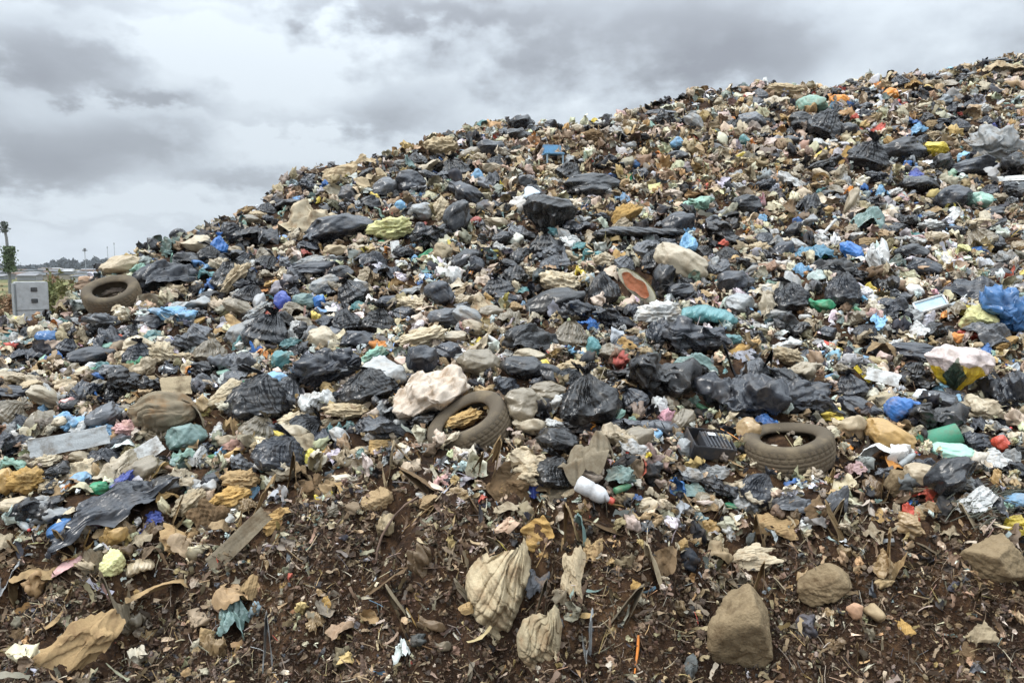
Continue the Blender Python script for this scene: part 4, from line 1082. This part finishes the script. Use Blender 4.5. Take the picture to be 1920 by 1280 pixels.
# small bottles lying among the bags
pr = [(0,-.5),(.13,-.5),(.155,-.47),(.155,-.2),(.14,-.16),(.155,-.12),(.155,.12),(.14,.2),(.09,.33),(.055,.38),(.05,.43)]
V, Fc = lathe_vf(pr, 20); V = V[:, [2, 1, 0]]; V += .02*np.stack([vn3(V*6, i) for i in (1, 2, 3)], -1); bot_me = mesh_from('bottle_body', V, Fc, True, 'thin')
V, Fc = lathe_vf([(0,.5),(.062,.5),(.066,.48),(.066,.41),(0,.41)], 14); cap_me = mesh_from('cap', V[:, [2, 1, 0]], Fc, True, 'hard')
rg = np.random.default_rng(5); made = 0; tries = 0
while made < 44 and tries < 900:
    tries += 1; u = float(rg.uniform(20, 1900)); v = float(skv(u)+60+(soil_edge(u)-skv(u)-60)*rg.random()**.7)
    if (((hp_arr[:, 0]-u)/(hp_arr[:, 2]*.5))**2+((hp_arr[:, 1]-v)/(hp_arr[:, 3]*.5))**2 < 1).any(): continue
    cn, cc_, cap_c, cap_n = [('white', (.6,.6,.58), (.05,.12,.45), 'blue'), ('clear grey', (.34,.37,.38), (.5,.05,.04), 'red'), ('green', (.07,.22,.11), (.55,.55,.53), 'white'), ('pale blue', (.28,.42,.5), (.6,.6,.58), 'white'), ('white', (.6,.6,.58), (.6,.4,.05), 'yellow')][int(rg.integers(0, 5))]
    L_ = float(np.interp(v, [150, 400, 900], [13, 22, 40]))*rg.uniform(.8, 1.15); lab = autolabel('small', cn, f'bottle with {cap_n} cap', u, v)
    if not lab: continue
    Y = hit(u, v+6)-.05; p = place(u, v, Y); k = L_*Y/F
    o = link('bottle', bot_me, None, Matrix.Translation(p) @ Euler((0, float(rg.uniform(-.7, .7)), float(rg.uniform(-1, 1)))).to_matrix().to_4x4() @ Matrix.Scale(k, 4), cc_); link('cap', cap_me, o, None, cap_c)
    tag(o, lab, 'bottle', 'small bottles among the bags'); covers.append((u, v, L_, L_*.6)); made += 1

# rags and torn cartons hanging down the cut bank
rg = np.random.default_rng(77); made = 0; tries = 0
while made < 120 and tries < 4000:
    tries += 1; u = float(rg.uniform(5, 1915)); se = soil_edge(u); v = float(se-15+(1270-se)*rg.random()**2.2)
    if (((hp_arr[:, 0]-u)/(hp_arr[:, 2]*.5))**2+((hp_arr[:, 1]-v)/(hp_arr[:, 3]*.5))**2 < 1).any(): continue
    if any(abs(u-a_)+abs(v-b_) < 26 for a_, b_, c_ in pts_done[-150:]): continue
    key = ['cloth', 'strip', 'card', 'tarp', 'strip', 'ptorn'][int(rg.integers(0, 6))]; cn, cc_ = [('tan', 'T'), ('beige', 'E'), ('brown', 'D'), ('taupe', 'U'), ('tan', 'T'), ('brown', 'D'), ('ochre', 'O')][int(rg.integers(0, 7))]
    s0 = float(34*np.exp(rg.normal()*.35)); wd, hh = (s0*.5, s0*rg.uniform(1.5, 2.4)) if key == 'strip' else (s0*rg.uniform(.8, 1.3), s0*rg.uniform(.8, 1.4))
    nn = {'cloth': 'rag', 'strip': 'torn strip', 'card': 'cardboard piece', 'tarp': 'muddy sheet', 'ptorn': 'torn bag'}[key]
    size = 'small' if s0 < 29 else ('large' if s0 > 44 else 'medium'); lab = autolabel(size, cn, nn, u, v)
    if not lab: continue
    Y = hit(u, v+.2*hh)-.01; col = tuple(np.clip(np.array(COL[cc_])*rg.uniform(.55, 1.0), 0, .8))
    o = link(nn.replace(' ', '_'), LIB[key][int(rg.integers(0, len(LIB[key])))], None, (sheet_frame(u, v, Y, wd, hh, float(rg.normal()*30)) if key in ('cloth', 'card', 'tarp') else frame(u, v, Y, wd, hh, .6, float(rg.normal()*25))), col)
    tag(o, lab, nn, {'torn bag': 'dark rubbish bags strewn over the heap'}.get(nn, 'rags and scraps hanging down the soil bank')); pts_done.append((u, v, s0)); covers.append((u, v, wd, hh)); made += 1

# ------------------------------------------------------------------ uncountable small rubbish
def templates(rng):
    out = {}
    L = []
    for i in range(10):
        V, Fc = s_film(rng, .3, .24, 9, .35, 14, 4, sq=rng.uniform(1, 2.2)); L.append((V, np.concatenate([Fc[:, [0, 1, 2]], Fc[:, [0, 2, 3]]])))
    out['sheet'] = L; L = []
    for i in range(8):
        V, Fc = s_film(rng, .7, .34, 10, .35, 12, 4); V = crumple(V, rng, 5, 2.2, .25); L.append((unit(V), np.concatenate([Fc[:, [0, 1, 2]], Fc[:, [0, 2, 3]]])))
    out['chunk'] = L; L = []
    for i in range(6):
        V, Fc = ICO[1]; L.append((unit(crumple(V*(1+.6*rng.normal(size=(len(V), 1))*.4), rng, 5, .8, .2)), Fc))
    out['crumb'] = L; L = []
    for i in range(8):
        V, Fc = s_film(rng, .7, .22, 13, .7, 26, 10); L.append((V, np.concatenate([Fc[:, [0, 1, 2]], Fc[:, [0, 2, 3]]])))
    out['crump'] = L; L = []
    for i in range(6):
        V, Fc = ICO[3]; V = V*(1+1.1*vn3(V*1.6+i*7, i)+.9*vn3(V*3.4, 9))[:, None]; V = unit(crumple(V, rng, 14, .6, .24)); L.append((V, Fc))
    out['blob'] = L; L = []
    for i in range(9):
        V, Fc = s_film(rng, .25, .13, 12, .45, 30, 11, sq=rng.uniform(0, 1) > .4 and rng.uniform(1, 1.8)); L.append((V, np.concatenate([Fc[:, [0, 1, 2]], Fc[:, [0, 2, 3]]])))
    out['drape'] = L; L = []
    for i in range(7):
        V, Fc = ICO[3]; V = V.copy(); V = V*(1+.6*vn3(V*1.4+i*7, i))[:, None]; V = unit(crumple(V, rng, 12, .5, .10)); L.append((V, Fc))
    out['bagl'] = L; L = []
    for i in range(6):
        n = 7; s = np.linspace(-.5, .5, n); wv = .10*(1+.5*rng.normal(size=n)*.5); b = rng.normal()*.5; tw = rng.normal()*2
        V = np.concatenate([np.stack([s, wv*np.cos(tw*s)*q, b*s*s+wv*np.sin(tw*s)*q], -1) for q in (-1, 1)]); j = np.arange(n-1)
        L.append((V, np.concatenate([np.stack([j, j+1, j+1+n], -1), np.stack([j, j+1+n, j+n], -1)])))
    out['strip'] = L; L = []
    V, Fc = tube_vf([(-.5, 0, 0), (0, .03, .04), (.5, 0, 0)], .018, 4); L.append((V, np.concatenate([Fc[:, [0, 1, 2]], Fc[:, [0, 2, 3]]])))
    out['twig'] = L
    return out
RN = np.random.default_rng(99); TP = templates(RN)
def rotm(n, rng, upb=0.):
    q = rng.normal(size=(n, 4)); q[:, 0] += upb*2; q /= np.linalg.norm(q, axis=1)[:, None]; w, x, y, z = q.T
    return np.stack([1-2*(y*y+z*z), 2*(x*y-z*w), 2*(x*z+y*w), 2*(x*y+z*w), 1-2*(x*x+z*z), 2*(y*z-x*w), 2*(x*z-y*w), 2*(y*z+x*w), 1-2*(x*x+y*y)], -1).reshape(n, 3, 3)
def pal(spec):
    c = np.array([COL[s[0]] for s in spec]); w = np.array([s[1] for s in spec], float); return c, w/w.sum()
P_MIX = pal([('K',4),('N',6),('S',5),('G',5),('L',13),('W',17),('C',25),('E',22),('T',11),('D',5),('U',5),('O',2),('X',.9),('H',.6),('M',.9),('B',.5),('Y',.5),('A',.35),('R',.4),('Q',1.3),('P',.7)])
P_BROWN = pal([('D',7),('T',18),('E',14),('U',5),('O',9),('C',18),('N',5),('S',3),('R',.6),('A',.5),('L',3),('W',1.5),('Q',.6)])
P_SOIL = pal([('D',20),('U',12),('T',28),('N',5),('O',6),('E',14),('C',6),('G',3),('S',2),('W',1.2),('Q',1.0),('R',.3),('X',.2)])
DARKS = np.array([(.075,.040,.021), (.04,.023,.013), (.13,.078,.042)])
def scatter(name, label, cat, mixk, n, smin, smax, ymin, ymax, yp, lift, zone, flat=.6, mat_='scrap', grow=.6, dens=None, smooth=False, pal_dark=.0):
    rng = RN; N = int(n*1.3)
    y = (rng.random(N)*(ymax**yp-ymin**yp)+ymin**yp)**(1/yp); tt = rng.uniform(-.8, .8, N); side = rng.random(N) < .26; tt = np.where(side, np.where(rng.random(N) < .3, -1, 1)*rng.uniform(.78, 1.25, N), tt); x = tt*y
    z0 = H(x, y, False); zr = H(x, y); U, Vv = project(x, y, z0)
    es = np.interp(U, [0, 100, 350, 480, 600, 800, 1000, 1200, 1400, 1500, 1700, 1920], [985, 985, 960, 915, 865, 868, 905, 960, 965, 925, 925, 985])
    soil = 1/(1+np.exp(-(Vv-es-55+90*vn2(x*2.2, y*2.2, 5)+60*vn2(x*6, y*6, 8))/30))
    brown = np.clip(np.exp(-((U-1230)/260)**2-((Vv-310)/75)**2)*1.1, 0, 1)+.95*np.exp(-((Vv-es+75)/65)**2)+.3*(vn2(x*1.1, y*1.1, 44) > .12)+.28*np.clip((y-9)/4, 0, 1)
    keep = np.ones(N, bool)
    if zone == 'heap': keep = rng.random(N) > soil*.93
    elif zone == 'bank': keep = rng.random(N) < soil*(np.clip(1.25-(Vv-es)/330, .25, 1) if pal_dark < .9 else 1)
    # little settles on top of the big smooth bags: leave most of it off them
    grid_ = np.zeros((160, 260))
    gy, gx = np.mgrid[0:160, 0:260]*8.0
    for hu, hv, hw, hh in covers:
        i0, i1 = int(max(0, (hv-hh)//8)), int(min(160, (hv+hh)//8+2)); j0, j1 = int(max(0, (hu-hw)//8)), int(min(260, (hu+hw)//8+2))
        if i1 <= i0 or j1 <= j0: continue
        e_ = ((gx[i0:i1, j0:j1]-hu)/(hw*.40))**2+((gy[i0:i1, j0:j1]-hv-hh*.05)/(hh*.42))**2
        grid_[i0:i1, j0:j1] = np.maximum(grid_[i0:i1, j0:j1], (e_ < 1)*.9)
    gi = np.clip((Vv/8+.5).astype(int), 0, 159); gj = np.clip((U/8+.5).astype(int), 0, 259)
    keep &= rng.random(len(keep)) > np.where((U < -4) | (U > 2070) | (Vv < 0), 0, grid_[gi, gj])
    keep &= ~((U < 215) & (y > 12.5)) & ~((y > 22) & (tt < -.2))
    x, y, zr, soil, brown = x[keep], y[keep], zr[keep], soil[keep], brown[keep]; N = len(x)
    s = smin*(smax/smin)**(rng.random(N)**1.5)*(y/6)**grow
    rr = rng.random(N); cols = np.zeros((N, 3))
    for i in range(3):
        C_, W_ = (P_MIX, P_BROWN, P_SOIL)[i]; ms = (rr < soil) if i == 2 else ((rr >= soil) & (rng.random(N) < brown) if i == 1 else None)
        if i == 0:
            cols = C_[rng.choice(len(C_), size=N, p=W_)]; alt = C_[rng.choice(len(C_), size=N, p=W_)]
            Lf = fbm2(x, y, .8, 3, 61)*1.5; Lf = Lf-.27*np.clip((y-8)/4, 0, 1); swap = (rng.random(N) < np.abs(Lf)*2.6) & ((alt.mean(1) > cols.mean(1)) == (Lf > -.03)); cols = np.where(swap[:, None], alt, cols)
        else: q = C_[rng.choice(len(C_), size=N, p=W_)]; cols = np.where(ms[:, None], q, cols)
    if pal_dark: q = DARKS[rng.integers(0, 3, N)]; cols = np.where((rng.random(N) < pal_dark)[:, None], q, cols)
    cols = cols*.85+.15*cols.mean(1, keepdims=True); cols = np.clip(cols*rng.uniform(.75, 1.3, (N, 1))*(1+.06*rng.normal(size=(N, 3))), .004, .8)
    Rm = rotm(N, rng, flat); pos = np.stack([x, y, zr+rng.random(N)*lift+s*.12], -1)
    Vs, Fs, Cs, off = [], [], [], 0; kinds = rng.random(N); acc = 0
    for k, wt in mixk:
        sel0 = np.where((kinds >= acc) & (kinds < acc+wt))[0]; acc += wt; T_ = TP[k]; which = rng.integers(0, len(T_), len(sel0))
        for j, (V, Fc) in enumerate(T_):
            sel = sel0[which == j]
            if len(sel) == 0: continue
            asp = np.stack([np.ones(len(sel)), rng.uniform(.55, 1, len(sel)), rng.uniform(.35, .8, len(sel))], -1)
            if k in ('strip', 'twig'): asp = np.ones((len(sel), 3))*1.7
            W = np.einsum('nij,nvj->nvi', Rm[sel], V[None]*asp[:, None, :]*s[sel][:, None, None])+pos[sel][:, None, :]
            nv = len(V); Vs.append(W.reshape(-1, 3).astype(np.float32)); Fs.append((Fc[None]+(off+np.arange(len(sel))*nv)[:, None, None]).reshape(-1, 3).astype(np.int32)); Cs.append((np.repeat(cols[sel], nv, 0)*rng.uniform(.88, 1.1, (len(sel)*nv, 1))).astype(np.float32)); off += nv*len(sel)
    me = mesh_from(name, np.concatenate(Vs), np.concatenate(Fs), smooth, mat_, np.concatenate(Cs)); o = link(name, me); tag(o, label, cat, None, 'stuff')
scatter('crumpled_rubbish', 'crumpled bags and wrappers of all colours filling the heap', 'rubbish', [('crump', .37), ('drape', .40), ('blob', .20), ('bagl', .03)], 44000, .055, .22, 3.8, 28, .85, .06, 'heap', .8, smooth=True, grow=.55)
scatter('rubbish_scraps', 'countless small plastic and paper scraps over the heap', 'scraps', [('sheet', .45), ('chunk', .42), ('strip', .13)], 70000, .020, .08, 3.8, 28, .55, .06, 'heap', .4, grow=.45)
scatter('bank_litter', 'torn paper and fibrous scraps matted in the soil bank', 'scraps', [('drape', .25), ('sheet', .15), ('chunk', .4), ('strip', .2)], 24000, .010, .10, 3.5, 5.3, 1, .012, 'bank', .8, pal_dark=.42)
scatter('soil_clods', 'dark crumbs of soil over the front bank', 'soil', [('crumb', .5), ('chunk', .38), ('bagl', .12)], 80000, .005, .05, 3.5, 5.3, 1, .006, 'bank', .3, pal_dark=.95)
scatter('bank_fibres', 'matted roots and fibres hanging out of the cut soil', 'fibres', [('twig', .6), ('strip', .4)], 20000, .03, .10, 3.5, 5.3, 1, .03, 'bank', .1, pal_dark=.45)
scatter('fine_twigs', 'thin twigs and straws caught among the rubbish', 'twigs', [('twig', .5), ('strip', .5)], 14000, .04, .13, 2.9, 24, .5, .05, 'all', .3)
print('objects', len(bpy.data.objects))

# ------------------------------------------------------------------ the air: far things fade a little
me = bev_box('haze', 5200, 4300, 130, 'wall', .01, (150, 2100, 58)); me.materials.clear()
hm = bpy.data.materials.new('haze'); hm.use_nodes = True; t = hm.node_tree; t.nodes.clear(); o_ = nd(t, 'ShaderNodeOutputMaterial'); pv = nd(t, 'ShaderNodeVolumePrincipled')
pv.inputs['Color'].default_value = (.86, .89, .93, 1); pv.inputs['Density'].default_value = .0002; pv.inputs['Anisotropy'].default_value = .2; lk(t, pv.outputs[0], o_.inputs['Volume'])
me.materials.append(hm); hz_ = link('haze', me); hz_['kind'] = 'stuff'; hz_['label'] = 'thin pale haze in the far air'
